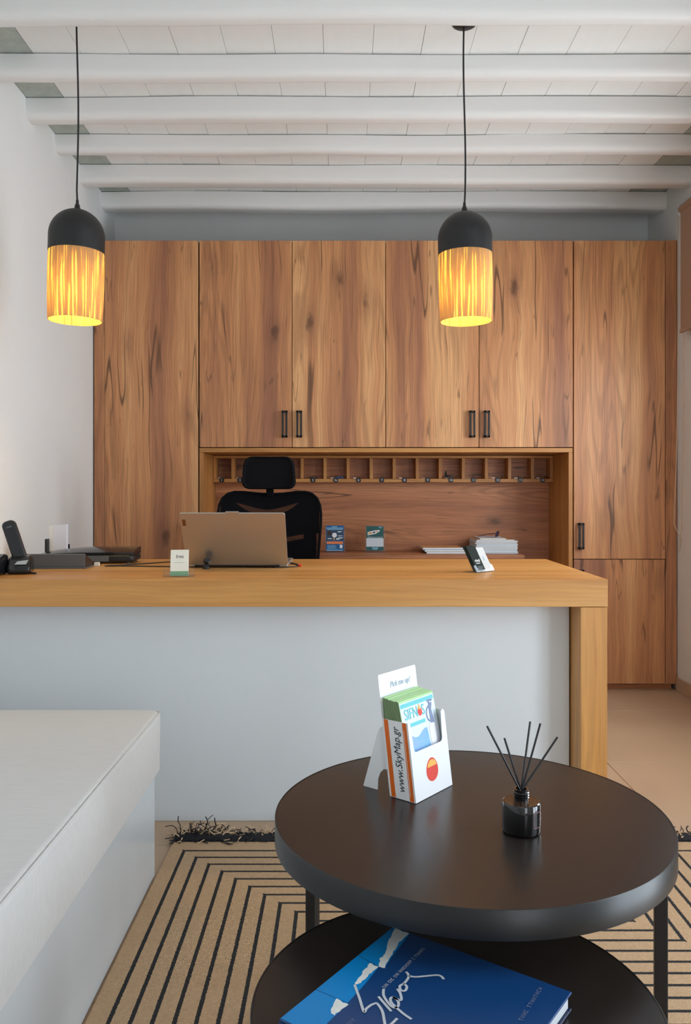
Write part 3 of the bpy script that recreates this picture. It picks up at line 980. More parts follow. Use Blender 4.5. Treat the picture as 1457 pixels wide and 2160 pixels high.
def card_holder(loc, rz, label, cards, w_, lean):
    h = thing('card_holder', label, 'card holder', loc, rz, 'clear card holders on the desk')
    b = MB()
    sl = math.tan(lean)
    mp = lambda a, bb, hh: (a, bb + hh * sl, hh + 0.002)
    b.box(-w_ / 2, w_ / 2, -0.018, 0.040, 0.0, 0.002)
    b.obj('base_plate', M['acrylic'], h, bevel=0.0006, seg=1)
    q = MB()
    q.prism([(-w_ / 2, 0.0), (w_ / 2, 0.0), (w_ / 2, 0.020), (w_ / 2 - 0.010, 0.024), (w_ / 2 - 0.018, 0.006), (-w_ / 2 + 0.018, 0.006), (-w_ / 2 + 0.010, 0.024), (-w_ / 2, 0.020)], -0.0145, -0.0125, lambda a, bb, hh: mp(a, hh, bb))
    q.obj('front_lip', M['acrylic'], h)
    q = MB()
    q.prism([(-w_ / 2 + 0.01, 0.0), (w_ / 2 - 0.01, 0.0), (w_ / 2 - 0.018, 0.048), (-w_ / 2 + 0.018, 0.048)], 0.006, 0.008, lambda a, bb, hh: mp(a, hh, bb))
    q.obj('back_rest', M['acrylic'], h)
    for s_ in (-1, 1):
        x = s_ * w_ / 2
        MB().prism([(-0.0145, 0.0), (0.008, 0.0), (0.008, 0.020), (-0.0145, 0.020)], min(x, x - s_ * 0.002), max(x, x - s_ * 0.002), lambda a, bb, hh: mp(hh, a, bb)).obj('side_wing', M['acrylic'], h)
    for (x0, x1, hh0, hh1, mat, lab, prints) in cards:
        c = thing('business_cards', lab, 'cards', loc, rz, 'business cards in the desk holders')
        c1 = MB().prism([(x0, hh0), (x1, hh0), (x1, hh1), (x0, hh1)], -0.0118, 0.004, lambda a, bb, hh: mp(a, hh, bb)).obj('card_stack', mat, c)
        up = Vector((0, sl, 1))
        for pr_ in prints:
            if pr_[0] == 'text':
                _, body, size, tx, tz, m2 = pr_
                text(body, size, m2, c, frame_m(Vector(mp(tx, -0.0121, tz)), (1, 0, 0), up))
            else:
                _, a0, a1, b0, b1, m2 = pr_
                MB().prism([(a0, b0), (a1, b0), (a1, b1), (a0, b1)], -0.0121, -0.0117, lambda a, bb, hh: mp(a, hh, bb)).obj('print', m2, c)


card_holder((-0.516, 2.578, DZT + 0.0006), math.radians(8), 'clear acrylic card holder left of the laptop', [
    (-0.026, 0.030, 0.001, 0.080, M['cream'], 'cream business cards with a green foot in the holder left of the laptop',
     [('text', 'Ires', 0.016, 0.003, 0.060, M['ink']), ('box', -0.026, 0.030, 0.001, 0.0155, M['greencard']), ('box', -0.016, 0.018, 0.0415, 0.0422, M['greencard'])])],
    0.094, math.radians(22))
card_holder((0.468, 2.735, DZT + 0.0006), math.radians(46), 'clear acrylic card holder on the right end of the desk', [
    (-0.044, 0.004, 0.001, 0.083, M['dkcard'], 'dark green business cards in the right-hand card holder',
     [('text', 'nival', 0.016, -0.018, 0.036, M['whiteink']), ('box', -0.030, -0.008, 0.0265, 0.0282, M['whiteink']),
      ('box', -0.030, -0.004, 0.0160, 0.0168, M['greykey']), ('box', -0.030, -0.004, 0.0120, 0.0128, M['greykey']), ('box', -0.030, -0.008, 0.0080, 0.0088, M['greykey'])]),
    (0.0055, 0.046, 0.001, 0.076, M['cardwhite'], 'white business cards in the right-hand card holder', [('box', 0.019, 0.027, 0.034, 0.046, M['ink_pale'])])],
    0.104, math.radians(29))

# ================================================================== LEFT END OF THE DESK
# cordless phone in its cradle
ph = thing('cordless_phone', 'black cordless phone standing in its cradle at the left end of the desk', 'phone', (-1.058, 2.690, DZT + 0.0005), math.radians(12))
b = MB()
b.prism([(-0.050, 0.0), (0.050, 0.0), (0.046, 0.020), (0.028, 0.052), (0.008, 0.060), (-0.022, 0.052), (-0.050, 0.024)], -0.036, 0.036, lambda a, bb, hh: (hh, a, bb))
b.obj('cradle', M['gloss_black'], ph, bevel=0.009, smooth=True, seg=3)
rp = Matrix.Translation((0.004, 0.002, 0.030)) @ Matrix.Rotation(math.radians(-19), 4, 'Y') @ Matrix.Rotation(math.radians(-8), 4, 'X')
hs = MB().prism(rrect(0.044, 0.150, 0.016, 5, 0, 0.075), -0.013, 0.013, lambda a, bb, hh: (a, hh, bb)).obj('handset', M['plastic'], ph, bevel=0.006, smooth=True, seg=3, mtx=rp)
MB().prism(rrect(0.018, 0.004, 0.0015, 3, 0, 0.128), -0.0138, -0.0130, lambda a, bb, hh: (a, hh, bb)).obj('earpiece', M['darkgrey'], hs, mtx=rp)
MB().prism([(-0.012, 0.0), (0.024, 0.0), (0.030, 0.014), (-0.004, 0.010)], 0.0, 0.0014, lambda a, bb, hh: (a, -0.046 - hh + bb * 0.5, 0.032 + bb)).obj('cradle_trim', M['steel'], ph)
MB().tube([(0.026, -0.03, 0.004), (0.045, -0.045, 0.003), (0.055, -0.052, 0.003)], 0.003, 7).obj('power_lead', M['plastic'], ph, smooth=True)
# card terminal
pt = thing('payment_terminal', 'black card payment terminal with keypad at the far left of the desk', 'terminal', (-1.131, 2.590, DZT + 0.0005), math.radians(0))
b = MB().prism([(-0.080, 0.0), (0.085, 0.0), (0.085, 0.062), (0.060, 0.066), (-0.080, 0.022)], -0.040, 0.040, lambda a, bb, hh: (hh, a, bb))
b.obj('body', M['gloss_black'], pt, bevel=0.007, smooth=True, seg=3)
sl_ = (0.066 - 0.022) / 0.14
pk = lambda x, yy: (x, yy, 0.0225 + (yy + 0.08) * sl_)
for r_ in range(4):
    for c_ in range(3):
        m_ = M['greykey'] if r_ else (M['greenkey'] if c_ == 2 else M['redtip'] if c_ == 0 else M['greykey'])
        x0, y0 = -0.030 + c_ * 0.0215, -0.070 + r_ * 0.016
        MB().prism([(x0, y0), (x0 + 0.018, y0), (x0 + 0.018, y0 + 0.012), (x0, y0 + 0.012)], 0, 0.003, lambda a, bb, hh: (a, bb, 0.0225 + (bb + 0.08) * sl_ + hh)).obj('key', m_, pt)
MB().prism([(-0.030, 0.0), (0.030, 0.0), (0.030, 0.048), (-0.030, 0.048)], 0, 0.0015, lambda a, bb, hh: (a, bb, 0.0225 + (bb + 0.08) * sl_ + hh)).obj('screen', M['darkgrey'], pt)
# grey wedge
wd = thing('desk_wedge', 'dark grey wedge-shaped stand with a flat sloping face beside the phone', 'stand', (-0.897, 2.850, DZT + 0.0005), math.radians(3))
prof_ = [(0.0, 0.004), (0.140, 0.004), (0.128, 0.010), (0.0, 0.052), (-0.004, 0.050)]
MB().prism(prof_, -0.235, 0.0, lambda a, bb, hh: (hh, a, bb)).obj('body', M['darkgrey'], wd, bevel=0.001, seg=1)
MB().prism([(0.004, 0.005), (0.128, 0.005), (0.120, 0.0115), (0.004, 0.049)], 0.0002, 0.001, lambda a, bb, hh: (hh, a, bb)).obj('end_cap', M['device_brown'], wd)
box(-0.238, 0.006, -0.008, 0.150, 0.0, 0.004).obj('base_flange', M['darkgrey'], wd, bevel=0.001, seg=1)
box(0.006, 0.022, 0.10, 0.12, 0.0002, 0.012).obj('paper_tab', M['cream'], wd)
# low black device behind
dv = thing('flat_scanner', 'low black desktop scanner with rounded lid behind the grey wedge', 'scanner', (-0.945, 3.105, DZT + 0.0005), math.radians(1))
b = MB()
b.prism([(-0.16, -0.064), (0.155, -0.064), (0.165, -0.052), (0.165, 0.064), (-0.15, 0.064), (-0.175, 0.04), (-0.18, -0.04)], 0.006, 0.032)
b.obj('body', M['plastic'], dv, bevel=0.006, smooth=True)
vs_, fs = [], []
for i in range(13):
    u = i / 12
    x = -0.185 + 0.35 * u
    zt = 0.033 + 0.024 * math.sin(min(1.0, u * 1.5 + 0.10) * H) ** 0.8
    for k in range(7):
        q = k / 6
        y_ = -0.062 + 0.125 * q
        vs_.append((x, y_, 0.033 + (zt - 0.033) * (0.35 + 0.65 * math.sin(min(1, q * 1.3) * H))))
for i in range(12):
    for k in range(6):
        a = i * 7 + k
        fs.append((a, a + 7, a + 8, a + 1))
n0 = len(vs_)
ring = [i * 7 for i in range(13)] + [12 * 7 + k for k in range(1, 7)] + [i * 7 + 6 for i in range(11, -1, -1)] + [k for k in range(5, 0, -1)]
for r_ in ring:
    vs_.append((vs_[r_][0], vs_[r_][1], 0.0325))
for i in range(len(ring)):
    j = (i + 1) % len(ring)
    fs.append((ring[i], n0 + i, n0 + j, ring[j]))
fs.append(tuple(range(n0, n0 + len(ring))))
MB().add(vs_, fs).obj('lid', M['gloss_black'], dv, smooth=True)
box(-0.02, 0.075, -0.0665, -0.0645, 0.008, 0.029).obj('front_slot', M['darkgrey'], dv)
for fx in (-0.14, 0.14):
    for fy in (-0.05, 0.05):
        MB().lathe([(0.0001, 0), (0.012, 0), (0.012, 0.006), (0.0001, 0.006)], 12).obj('foot', M['plastic'], dv, mtx=Matrix.Translation((fx, fy, 0)))
# letter holder with papers
lh = thing('letter_holder', 'black upright letter holder by the left wall', 'holder', (-1.105, 3.222, DZT + 0.0005), math.radians(-4))
box(-0.058, 0.040, -0.030, 0.030, 0.0, 0.004).obj('base', M['plastic'], lh, bevel=0.001, seg=1)
box(-0.058, -0.046, -0.030, 0.030, 0.0045, 0.083).obj('side', M['plastic'], lh, bevel=0.003)
box(-0.0455, 0.020, 0.026, 0.030, 0.0045, 0.06).obj('back_plate', M['plastic'], lh, bevel=0.001, seg=1)
pp = thing('paper_sheets', 'white paper sheets standing upright in the black letter holder', 'paper', (-1.105, 3.222, DZT + 0.0005), math.radians(-4))
MB().prism([(-0.0445, 0.0045), (0.022, 0.0045), (0.0235, 0.140), (-0.044, 0.135)], -0.012, 0.004, lambda a, bb, hh: (a, hh, bb)).obj('sheet_bundle', M['paper_lav'], pp)
MB().prism([(-0.0455, 0.0045), (-0.030, 0.0045), (-0.030, 0.136), (-0.0455, 0.133)], -0.014, -0.0125, lambda a, bb, hh: (a, hh, bb)).obj('front_sheet', M['paper'], pp)

# ================================================================== NICHE COUNTER ITEMS


def sign(loc, rz, lean, label, build):
    s_ = thing('sign_holder', label, 'sign', loc, rz, 'small acrylic signs on the side counter')
    R_ = Matrix.Rotation(-lean, 4, 'X')
    box(-0.060, 0.060, -0.001, 0.0035, 0.0, 0.152).obj('acrylic_panel', M['acrylic'], s_, mtx=R_)
    box(-0.058, 0.058, -0.006, 0.034, 0.0, 0.0022).obj('acrylic_foot', M['acrylic'], s_)
    build(s_, R_)


def flat(parent, R_, x0, x1, z0, z1, mat, layer=0, name='print'):
    y = -0.0012 - 0.0004 * layer
    return box(x0, x1, y - 0.0003, y, z0, z1).obj(name, mat, parent, mtx=R_)


def blue(s_, R_):
    flat(s_, R_, -0.050, 0.050, 0.006, 0.149, M['signblue'], 0, 'insert')
    flat(s_, R_, -0.047, 0.047, 0.064, 0.124, M['signphoto'], 1, 'photo_field')
    for (x0, x1, z, h_) in ((-0.018, 0.014, 0.1400, 0.004), (-0.048, 0.046, 0.1325, 0.0042), (-0.042, 0.044, 0.1255, 0.0036)):
        flat(s_, R_, x0, x1, z, z + h_, M['lightblue'], 1)
    MB().lathe([(0.0001, 0), (0.0135, 0), (0.0135, 0.0006), (0.0001, 0.0006)], 24).obj('white_disc', M['whiteink'], s_, mtx=R_ @ frame_m((-0.002, -0.0022, 0.095), (1, 0, 0), (0, 0, 1)))
    for (x0, x1, z0, z1) in ((-0.042, -0.014, 0.073, 0.078), (0.006, 0.030, 0.069, 0.079), (0.018, 0.046, 0.076, 0.083), (0.014, 0.040, 0.111, 0.117), (0.016, 0.045, 0.089, 0.093)):
        MB().prism([(x0, z0), (x1 - 0.005, z0), (x1, z1), (x0 + 0.003, z1)], -0.0022, -0.0019, lambda a, bb, h: (a, h, bb)).obj('white_boat_print', M['signpale'], s_, mtx=R_)
    flat(s_, R_, -0.008, -0.002, 0.066, 0.083, M['deck'], 2)
    flat(s_, R_, -0.040, -0.020, 0.094, 0.118, M['device_brown'], 2)
    flat(s_, R_, -0.046, 0.046, 0.045, 0.060, M['signorange'], 1, 'orange_band')
    for k in range(2):
        flat(s_, R_, -0.044, 0.044, 0.0478 + 0.0062 * k, 0.0500 + 0.0062 * k, M['apple_y'], 2)
    flat(s_, R_, 0.028, 0.042, 0.022, 0.041, M['whiteink'], 1)
    for k in range(4):
        flat(s_, R_, -0.042, 0.004 + 0.006 * (k % 2), 0.0355 - 0.0058 * k, 0.0375 - 0.0058 * k, M['lightblue'], 1)
    flat(s_, R_, -0.046, 0.044, 0.0085, 0.0125, M['lightblue'], 1)


def green(s_, R_):
    flat(s_, R_, -0.0485, 0.0485, 0.008, 0.146, M['signgreen'], 0, 'insert')
    flat(s_, R_, -0.0485, 0.0485, 0.030, 0.078, M['signpale'], 1, 'white_band')
    MB().prism([(-0.043, 0.096), (-0.039, 0.094), (0.005, 0.103), (0.026, 0.117), (0.029, 0.1215), (0.022, 0.124), (-0.006, 0.121), (-0.040, 0.112), (-0.043, 0.108), (-0.038, 0.103)], -0.0022, -0.0016, lambda a, bb, h: (a, h, bb)).obj('boat_hull_print', M['whiteink'], s_, mtx=R_)
    MB().prism([(-0.036, 0.099), (-0.015, 0.103), (-0.015, 0.113), (-0.036, 0.110)], -0.0026, -0.0022, lambda a, bb, h: (a, h, bb)).obj('boat_deck_print', M['deck'], s_, mtx=R_)
    MB().prism([(-0.011, 0.104), (0.000, 0.107), (0.001, 0.117), (-0.011, 0.114)], -0.0026, -0.0022, lambda a, bb, h: (a, h, bb)).obj('boat_cabin_print', M['ink'], s_, mtx=R_)
    MB().prism([(0.004, 0.109), (0.017, 0.115), (0.018, 0.120), (0.004, 0.117)], -0.0026, -0.0022, lambda a, bb, h: (a, h, bb)).obj('boat_bow_print', M['deck'], s_, mtx=R_)
    text('Welcome on board', 0.0105, M['whiteink'], s_, R_ @ frame_m((0, -0.0020, 0.083), (1, 0, 0), (0, 0, 1)))
    for (x0, x1, z) in ((0.018, 0.040, 0.1395), (0.026, 0.036, 0.1345), (-0.018, 0.020, 0.0235), (-0.015, 0.017, 0.0185), (-0.012, 0.014, 0.0135)):
        flat(s_, R_, x0, x1, z, z + 0.0028, M['lightblue'], 1)


sign((-0.0425, 4.60, SCZ + 0.0006), math.radians(1), math.radians(4), 'blue acrylic sign with an orange band on the side counter', blue)
sign((0.183, 4.60, SCZ + 0.0006), math.radians(-2), math.radians(6), 'green acrylic sign showing a white boat on the side counter', green)


def magazine(x0, x1, y0, y1, z0, z1, rz, edge, cover, label, group):
    xc, yc = (x0 + x1) / 2, (y0 + y1) / 2
    t_ = thing('magazine', label, 'magazine', (xc, yc, z0), rz, group)
    hx, hy, h_ = (x1 - x0) / 2, (y1 - y0) / 2, z1 - z0
    box(-hx, hx, -hy, hy, 0.0006, h_ - 0.0012).obj('pages', edge, t_)
    box(-hx - 0.0008, hx + 0.0005, -hy - 0.0004, hy, h_ - 0.0011, h_ - 0.0003).obj('cover', cover, t_)
    box(-hx - 0.0008, hx + 0.0005, -hy - 0.0004, hy, 0.0, 0.0005).obj('back_cover', cover, t_)


z = SCZ + 0.0006
lowlab = ['bottom magazine of the low stack in the niche', 'middle magazine of the low stack in the niche', 'top magazine of the low stack in the niche']
for k in range(3):
    hh = 0.0105
    magazine(0.450 + 0.007 * (2 - k) - 0.005 * k, 0.672 + 0.012 * (1 - k), 4.475 + 0.008 * k, 4.70, z, z + hh, math.radians(-1 + 1.2 * k), M['paper_blue'], M['deck'] if k != 1 else M['ink_pale'], lowlab[k], 'magazines in the low stack')
    z += hh + 0.0003
z = SCZ + 0.0006
for k in range(14):
    if k == 0:
        lab = 'lowest magazine of the tall white stack in the niche'
    elif k == 12:
        lab = 'second magazine from the top of the tall stack in the niche'
    elif k == 13:
        lab = 'top magazine of the tall stack, under the dark sunglasses'
    else:
        lab = '%s magazine from the bottom of the tall stack in the niche' % ORD[k]
    hh = 0.0056 if k < 12 else 0.0068
    jx_ = random.uniform(-0.004, 0.004)
    x0, x1 = 0.730 + jx_, 0.957 + random.uniform(-0.003, 0.003)
    if k == 12:
        x0, x1 = 0.735, 0.938
    if k == 13:
        x0, x1 = 0.755, 0.895
    magazine(x0, x1, 4.470 + random.uniform(-0.003, 0.003), 4.70, z, z + hh, math.radians(random.uniform(-0.7, 0.7)), M['paper_blue'] if k < 13 else M['cream'],
             M['deck'] if k in (5, 9, 12) else M['paper_blue'], lab, 'magazines in the tall stack')
    z += hh + 0.0003
sg = thing('sunglasses', 'dark navy sunglasses lying on the tall magazine stack', 'sunglasses', (0.858, 4.56, z + 0.0005), math.radians(64))
for s_ in (-1, 1):
    ov = [(0.024 * math.cos(a) + s_ * 0.028, 0.018 + 0.017 * math.sin(a)) for a in [2 * math.pi * i / 20 for i in range(20)]]
    MB().prism(ov, -0.002, 0.002, lambda a, bb, h: (a * 0.55, h - bb * 0.3, bb)).obj('lens', M['navy'], sg, bevel=0.001, seg=1)
    MB().tube([(s_ * 0.028, 0.0, 0.022), (s_ * 0.022, 0.05, 0.016), (s_ * 0.012, 0.10, 0.004)], 0.0018, 6).obj('temple', M['navy'], sg, smooth=True)
MB().tube([(-0.004, -0.006, 0.022), (0.004, -0.006, 0.022)], 0.002, 6).obj('bridge', M['navy'], sg, smooth=True)

# keys
names = {0: '1', 1: '2', 4: '5', 5: '5a', 6: '6', 7: '7', 8: '8', 9: '9', 10: '10', 11: '11', 12: '12', 13: '13', 14: '14'}
tagx = {0: 467.5, 1: 506, 4: 660, 5: 708, 6: 756, 7: 805, 8: 853, 9: 902, 10: 951, 11: 998.5, 12: 1049.5, 13: 1097.5, 14: 1144}
for i, nm in names.items():
    xk = (tagx[i] - 722) / 1724 * (KY0 - 0.004)
    k_ = thing('room_keys', 'room keys in the %s pigeonhole of the key rack, tag reading %s' % (ORD[i], nm), 'keys', (xk, KY0, kz0 + 0.0195), 0, 'numbered room keys in the key rack')
    tg = MB().prism(rrect(0.026, 0.024, 0.006, 3, 0, -0.008), -0.0045, -0.0015, lambda a, bb, h: (a, h, bb)).obj('tag', M['black'], k_)
    text(nm, 0.019 if len(nm) < 2 else 0.016, M['whiteink'], tg, frame_m((0, -0.0048, -0.008), (1, 0, 0), (0, 0, 1)), 'number')
    rg = random.Random(i)
    c_ = [(0.009 * math.cos(a), 0.006, 0.009 + 0.009 * math.sin(a)) for a in [2 * math.pi * q / 14 for q in range(15)]]
    MB().tube([(p[0] + 0.004, 0.004 + 0.3 * p[2], p[2] + 0.0016) for p in c_], 0.0012, 5).obj('ring', M['steel'], k_, smooth=True)
    for q in range(2 if i != 10 else 3):
        L_ = 0.035 if i != 10 else 0.055
        a = rg.uniform(-0.2, 0.9) if q == 0 else rg.uniform(2.2, 3.3)
        if i == 10 and q == 0:
            a = 0.25
        dx, dy = math.cos(a) * L_, abs(math.sin(a)) * L_ * 0.8 + 0.012
        dx = max(-0.03, min(0.045 if i == 10 else 0.034, dx))
        MB().tube([(0.0, 0.012, 0.004), (dx * 0.35, 0.012 + dy * 0.3, 0.005)], [0.0042, 0.0035], 6).obj('key', M['steel'], k_, smooth=True)
        MB().tube([(dx * 0.35, 0.012 + dy * 0.3, 0.005), (dx, dy, 0.005 + (0.013 if i == 10 and q == 0 else 0.0))], 0.0018, 5).obj('key_blade', M['steel'], k_, smooth=True)
    if i == 4:
        MB().prism(rrect(0.052, 0.018, 0.006, 3, 0.005, 0.020), 0.0015, 0.011).obj('fob', M['plastic'], k_, bevel=0.002)
    if i == 5:
        MB().prism(rrect(0.046, 0.018, 0.006, 3, 0.022, 0.020), 0.0015, 0.015).obj('fob', M['fobblue'], k_, bevel=0.002)
    if i == 10:
        MB().tube([(-0.026, 0.03, 0.010), (-0.025, 0.032, 0.030), (-0.024, 0.032, 0.046)], [0.008, 0.006, 0.003], 7).obj('fob', M['plastic'], k_, smooth=True)
        MB().prism(rrect(0.034, 0.02, 0.006, 3, -0.002, 0.035), 0.0015, 0.022).obj('leather_fob', M['device_brown'], k_, bevel=0.003)
    if i in (11, 14):
        s_ = -1 if i == 11 else 1
        MB().tube([(s_ * 0.004, 0.02, 0.005), (s_ * 0.026, 0.03, 0.012 if i == 14 else 0.007)], [0.004, 0.0055], 7).obj('leather_fob', M['leather'], k_, smooth=True)
    if i in (7,):
        MB().prism(rrect(0.020, 0.014, 0.004, 3, 0.006, 0.018), 0.0015, 0.010).obj('fob', M['plastic'], k_, bevel=0.002)

# ================================================================== BENCH
BX1, BY1 = -0.512, 2.235
bn = thing('bench', 'white painted built-in bench base along the left wall', 'bench', (XL, 0, 0))
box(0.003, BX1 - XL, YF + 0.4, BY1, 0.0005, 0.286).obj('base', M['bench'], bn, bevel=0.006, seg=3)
cs = thing('bench_cushion', 'thick off-white linen seat cushion on the bench', 'cushion', (XL, 0, 0.2865))
# softly rounded slab
cw, c0, c1, chh = BX1 - XL + 0.018, YF + 0.4, BY1 + 0.012, 0.168
nx, ny = 26, 60
vs_, fs = [], []
prof = []
rr = 0.016
for i in range(5):
    a = math.radians(90 * i / 4)
    prof.append((rr - rr * math.sin(a), chh - rr + rr * math.cos(a)))
prof_side = list(reversed(prof))
out = [(0.012, 0.0), (0.002, 0.010)] + prof_side
x0c, x1c = 0.004, cw
ringpts = []
for (ins, zz) in out:
    ring = []
    N1, N2 = 40, 24
    xa, xb, ya, yb = x0c + ins, x1c - ins, c0 + ins, c1 - ins
    rc_ = 0.03
    pts = []
    for (cxx, cyy, a0) in ((xb - rc_, yb - rc_, 0), (xa + rc_, yb - rc_, 90), (xa + rc_, ya + rc_, 180), (xb - rc_, ya + rc_, 270)):
        for i in range(6):
            a = math.radians(a0 + 90 * i / 5)
            pts.append((cxx + rc_ * math.cos(a), cyy + rc_ * math.sin(a)))
    # subdivide straight runs
    full = []
    for i in range(len(pts)):
        p, q = pts[i], pts[(i + 1) % len(pts)]
        d = math.hypot(q[0] - p[0], q[1] - p[1])
        n_ = max(1, int(d / 0.08))
        for k in range(n_):
            full.append((p[0] + (q[0] - p[0]) * k / n_, p[1] + (q[1] - p[1]) * k / n_))
    ringpts.append([(x, y, zz) for x, y in full])
L0 = min(len(r_) for r_ in ringpts)
# make all rings equal length by resampling along the first ring's parameters
base_n = len(ringpts[0])


def resample(ring, n):
    if len(ring) == n:
        return ring
    ds = [0]
    for i in range(len(ring)):
        p, q = ring[i], ring[(i + 1) % len(ring)]
        ds.append(ds[-1] + math.dist(p, q))
    T = ds[-1]
    o = []
    j = 0
    for i in range(n):
        s_ = T * i / n
        while ds[j + 1] < s_:
            j += 1
        p, q = ring[j], ring[(j + 1) % len(ring)]
        u = (s_ - ds[j]) / max(1e-9, ds[j + 1] - ds[j])
        o.append(tuple(p[k] + (q[k] - p[k]) * u for k in range(3)))
    return o


for r_ in ringpts:
    for (x, y, zz) in resample(r_, base_n):
        wv_ = 0.004 * mnoise.noise(Vector((x * 3, y * 3, zz * 8)))
        k = 1 if 0.02 < zz < chh - 0.004 else 0
        vs_.append((x + wv_ * k, y + 0.5 * wv_ * k, zz))
for i in range(len(ringpts) - 1):
    for k in range(base_n):
        k2 = (k + 1) % base_n
        fs.append((i * base_n + k, i * base_n + k2, (i + 1) * base_n + k2, (i + 1) * base_n + k))
fs.append(tuple(range(base_n - 1, -1, -1)))
fs.append(tuple(range((len(ringpts) - 1) * base_n, len(ringpts) * base_n)))
cc = MB().add(vs_, fs).obj('cover', M['linen'], cs, smooth=True)
MB().tube([(x1c - 0.003, c0 + 0.04, chh - 0.005), (x1c - 0.003, c1 - 0.025, chh - 0.005), (x1c - 0.010, c1 - 0.008, chh - 0.006), (x1c - 0.04, c1 - 0.003, chh - 0.006), (x0c + 0.04, c1 - 0.003, chh - 0.006)], 0.0020, 6).obj('piping', M['linen'], cs, smooth=True)

# ================================================================== RUG
RX0, RX1, RY0, RY1 = -0.506, 1.30, 0.10, 2.438
rg_ = thing('rug', 'beige woven rug with stepped black stripes and black fringe', 'rug', (0, 0, 0))
box(RX0, RX1, RY0, RY1, 0.0006, 0.0075).obj('weave', M['rug'], rg_, bevel=0.002)
vs_, fs = [], []
n = 120
prof = [(0.0, 0.0006), (0.0, 0.010), (0.02, 0.017), (0.040, 0.016), (0.052, 0.006), (0.056, 0.0006)]
for i in range(n + 1):
    x = RX0 + 0.002 + (RX1 - RX0 - 0.004) * i / n
    for py, pz in prof:
        vs_.append((x, RY1 + 0.0005 + py + 0.003 * mnoise.noise(Vector((x * 9, py * 20, 0))), pz + (0.004 * mnoise.noise(Vector((x * 14, py * 30, 4))) if pz > 0.003 else 0)))
m = len(prof)
for i in range(n):
    for k in range(m - 1):
        fs.append((i * m + k, (i + 1) * m + k, (i + 1) * m + k + 1, i * m + k + 1))
MB().add(vs_, fs).obj('black_border', M['rugblack'], rg_, smooth=True)
rr_ = random.Random(3)
bb_, be_ = MB(), MB()
for i in range(1500):
    x = rr_.uniform(RX0 - 0.002, RX1)
    clump = 0.5 + 0.9 * max(0, mnoise.noise(Vector((x * 7, 1.5, 0)))) + (0.5 if x < RX0 + 0.16 else 0)
    dark_ = rr_.random() < 0.55
    fwd = rr_.random() < (0.22 if dark_ else 0.06)
    y = RY1 + (rr_.uniform(0.0, 0.02) if fwd else rr_.uniform(0.016, 0.054))
    L_ = rr_.uniform(0.022, 0.058) * clump
    d = Vector((rr_.uniform(-1, 1) * 0.9, (-0.6 if fwd else rr_.uniform(0.0, 1.0)), rr_.uniform(0.1, 1.1) * (0.4 if fwd else 1)))
    p = Vector((x, y, 0.012))
    pts = [p.copy()]
    for s_ in range(6):
        d += Vector((rr_.uniform(-0.8, 0.8), rr_.uniform(-0.5, 0.5), rr_.uniform(-0.75, 0.35)))
        d.normalize()
        p = p + d * (L_ / 5)
        p.z = max(p.z, 0.0035 if p.y > RY1 + 0.056 else 0.0105)
        if p.x > 0.70:
            p.y = min(p.y, 2.494)
        p.x = max(p.x, BX1 - 0.008) if p.y < BY1 + 0.02 else p.x
        pts.append(p.copy())
    (bb_ if dark_ else be_).tube(pts, rr_.uniform(0.0010, 0.0017) * (1 if dark_ else 1.35), 4)
f1 = bb_.obj('black_fringe', M['rugblack'], rg_)
f1['kind'] = 'stuff'
f2 = be_.obj('beige_fringe', M['rugbeige'], rg_)
f2['kind'] = 'stuff'

# ================================================================== COFFEE TABLES
RUGZ = 0.0078


def round_table(name, label, loc, R, ztop, thick, legs, leg_r):
    t_ = thing(name, label, 'table', (loc[0], loc[1], RUGZ), 0, 'nesting coffee tables')
    zt = ztop - RUGZ
    e = 0.003
    MB().lathe([(0.0001, zt - 0.0005), (R - e, zt - 0.0005), (R - e, zt - 0.012), (0.0001, zt - 0.012)], 128).obj('table_top', M['table_top'], t_, smooth=True)
    MB().lathe([(R - e + 0.0002, zt), (R - 0.0008, zt), (R, zt - 0.001), (R, zt - thick + 0.001), (R - 0.001, zt - thick), (0.0001, zt - thick), (0.0001, zt - thick + 0.01), (R - e + 0.0002, zt - thick + 0.01)], 128, close=False).obj('rim', M['table_edge'], t_, smooth=True)
    s_ = 0.011
    for a in legs:
        a = math.radians(a)
        m_ = Matrix.Translation((leg_r * math.cos(a), leg_r * math.sin(a), 0)) @ Matrix.Rotation(a + H if name == 'coffee_table' else a, 4, 'Z')
        box(-s_, s_, -s_, s_, 0.0, zt - thick - 0.0005).obj('leg', M['black_matt'], t_, bevel=0.001, seg=1, mtx=m_)
    return t_


round_table('coffee_table', 'larger round black coffee table carrying the leaflets and reed diffuser', (0.238, 1.537), 0.364, 0.450, 0.046, (152.5, -14.6, 70), 0.338)
round_table('low_coffee_table', 'lower round black coffee table carrying the blue book', (0.1585, 1.153), 0.287, 0.330, 0.042, (-62, 242, 90), 0.255)

# ================================================================== BLUE BOOK
BW, BH, BT = 0.282, 0.2925, 0.026
bk = thing('book', 'large blue hardcover book with white handwriting on the lower table', 'book', (0.081, 1.305, 0.3305), math.radians(54.3))
# local: x = reading direction, y = up the cover; origin = far corner
box(-BW, 0, -BH, 0, 0.0, 0.003).obj('back_cover', M['navycover'], bk, bevel=0.001, seg=1)
box(-BW + 0.006, -0.004, -BH + 0.004, -0.004, 0.0032, BT - 0.0032).obj('pages', M['pages'], bk, bevel=0.001, seg=1)
fc_ = box(-BW, 0, -BH, 0, BT - 0.003, BT).obj('front_cover', M['bookblue'], bk, bevel=0.001, seg=1)
box(-BW - 0.0004, -BW + 0.005, -BH, 0, 0.0032, BT - 0.0032).obj('spine', M['bookblue'], bk)
zt = BT


def onbook(poly, mat, layer, name):
    MB().prism(poly, zt + 0.0001 * layer, zt + 0.0001 * layer + 0.0002).obj(name, mat, fc_)


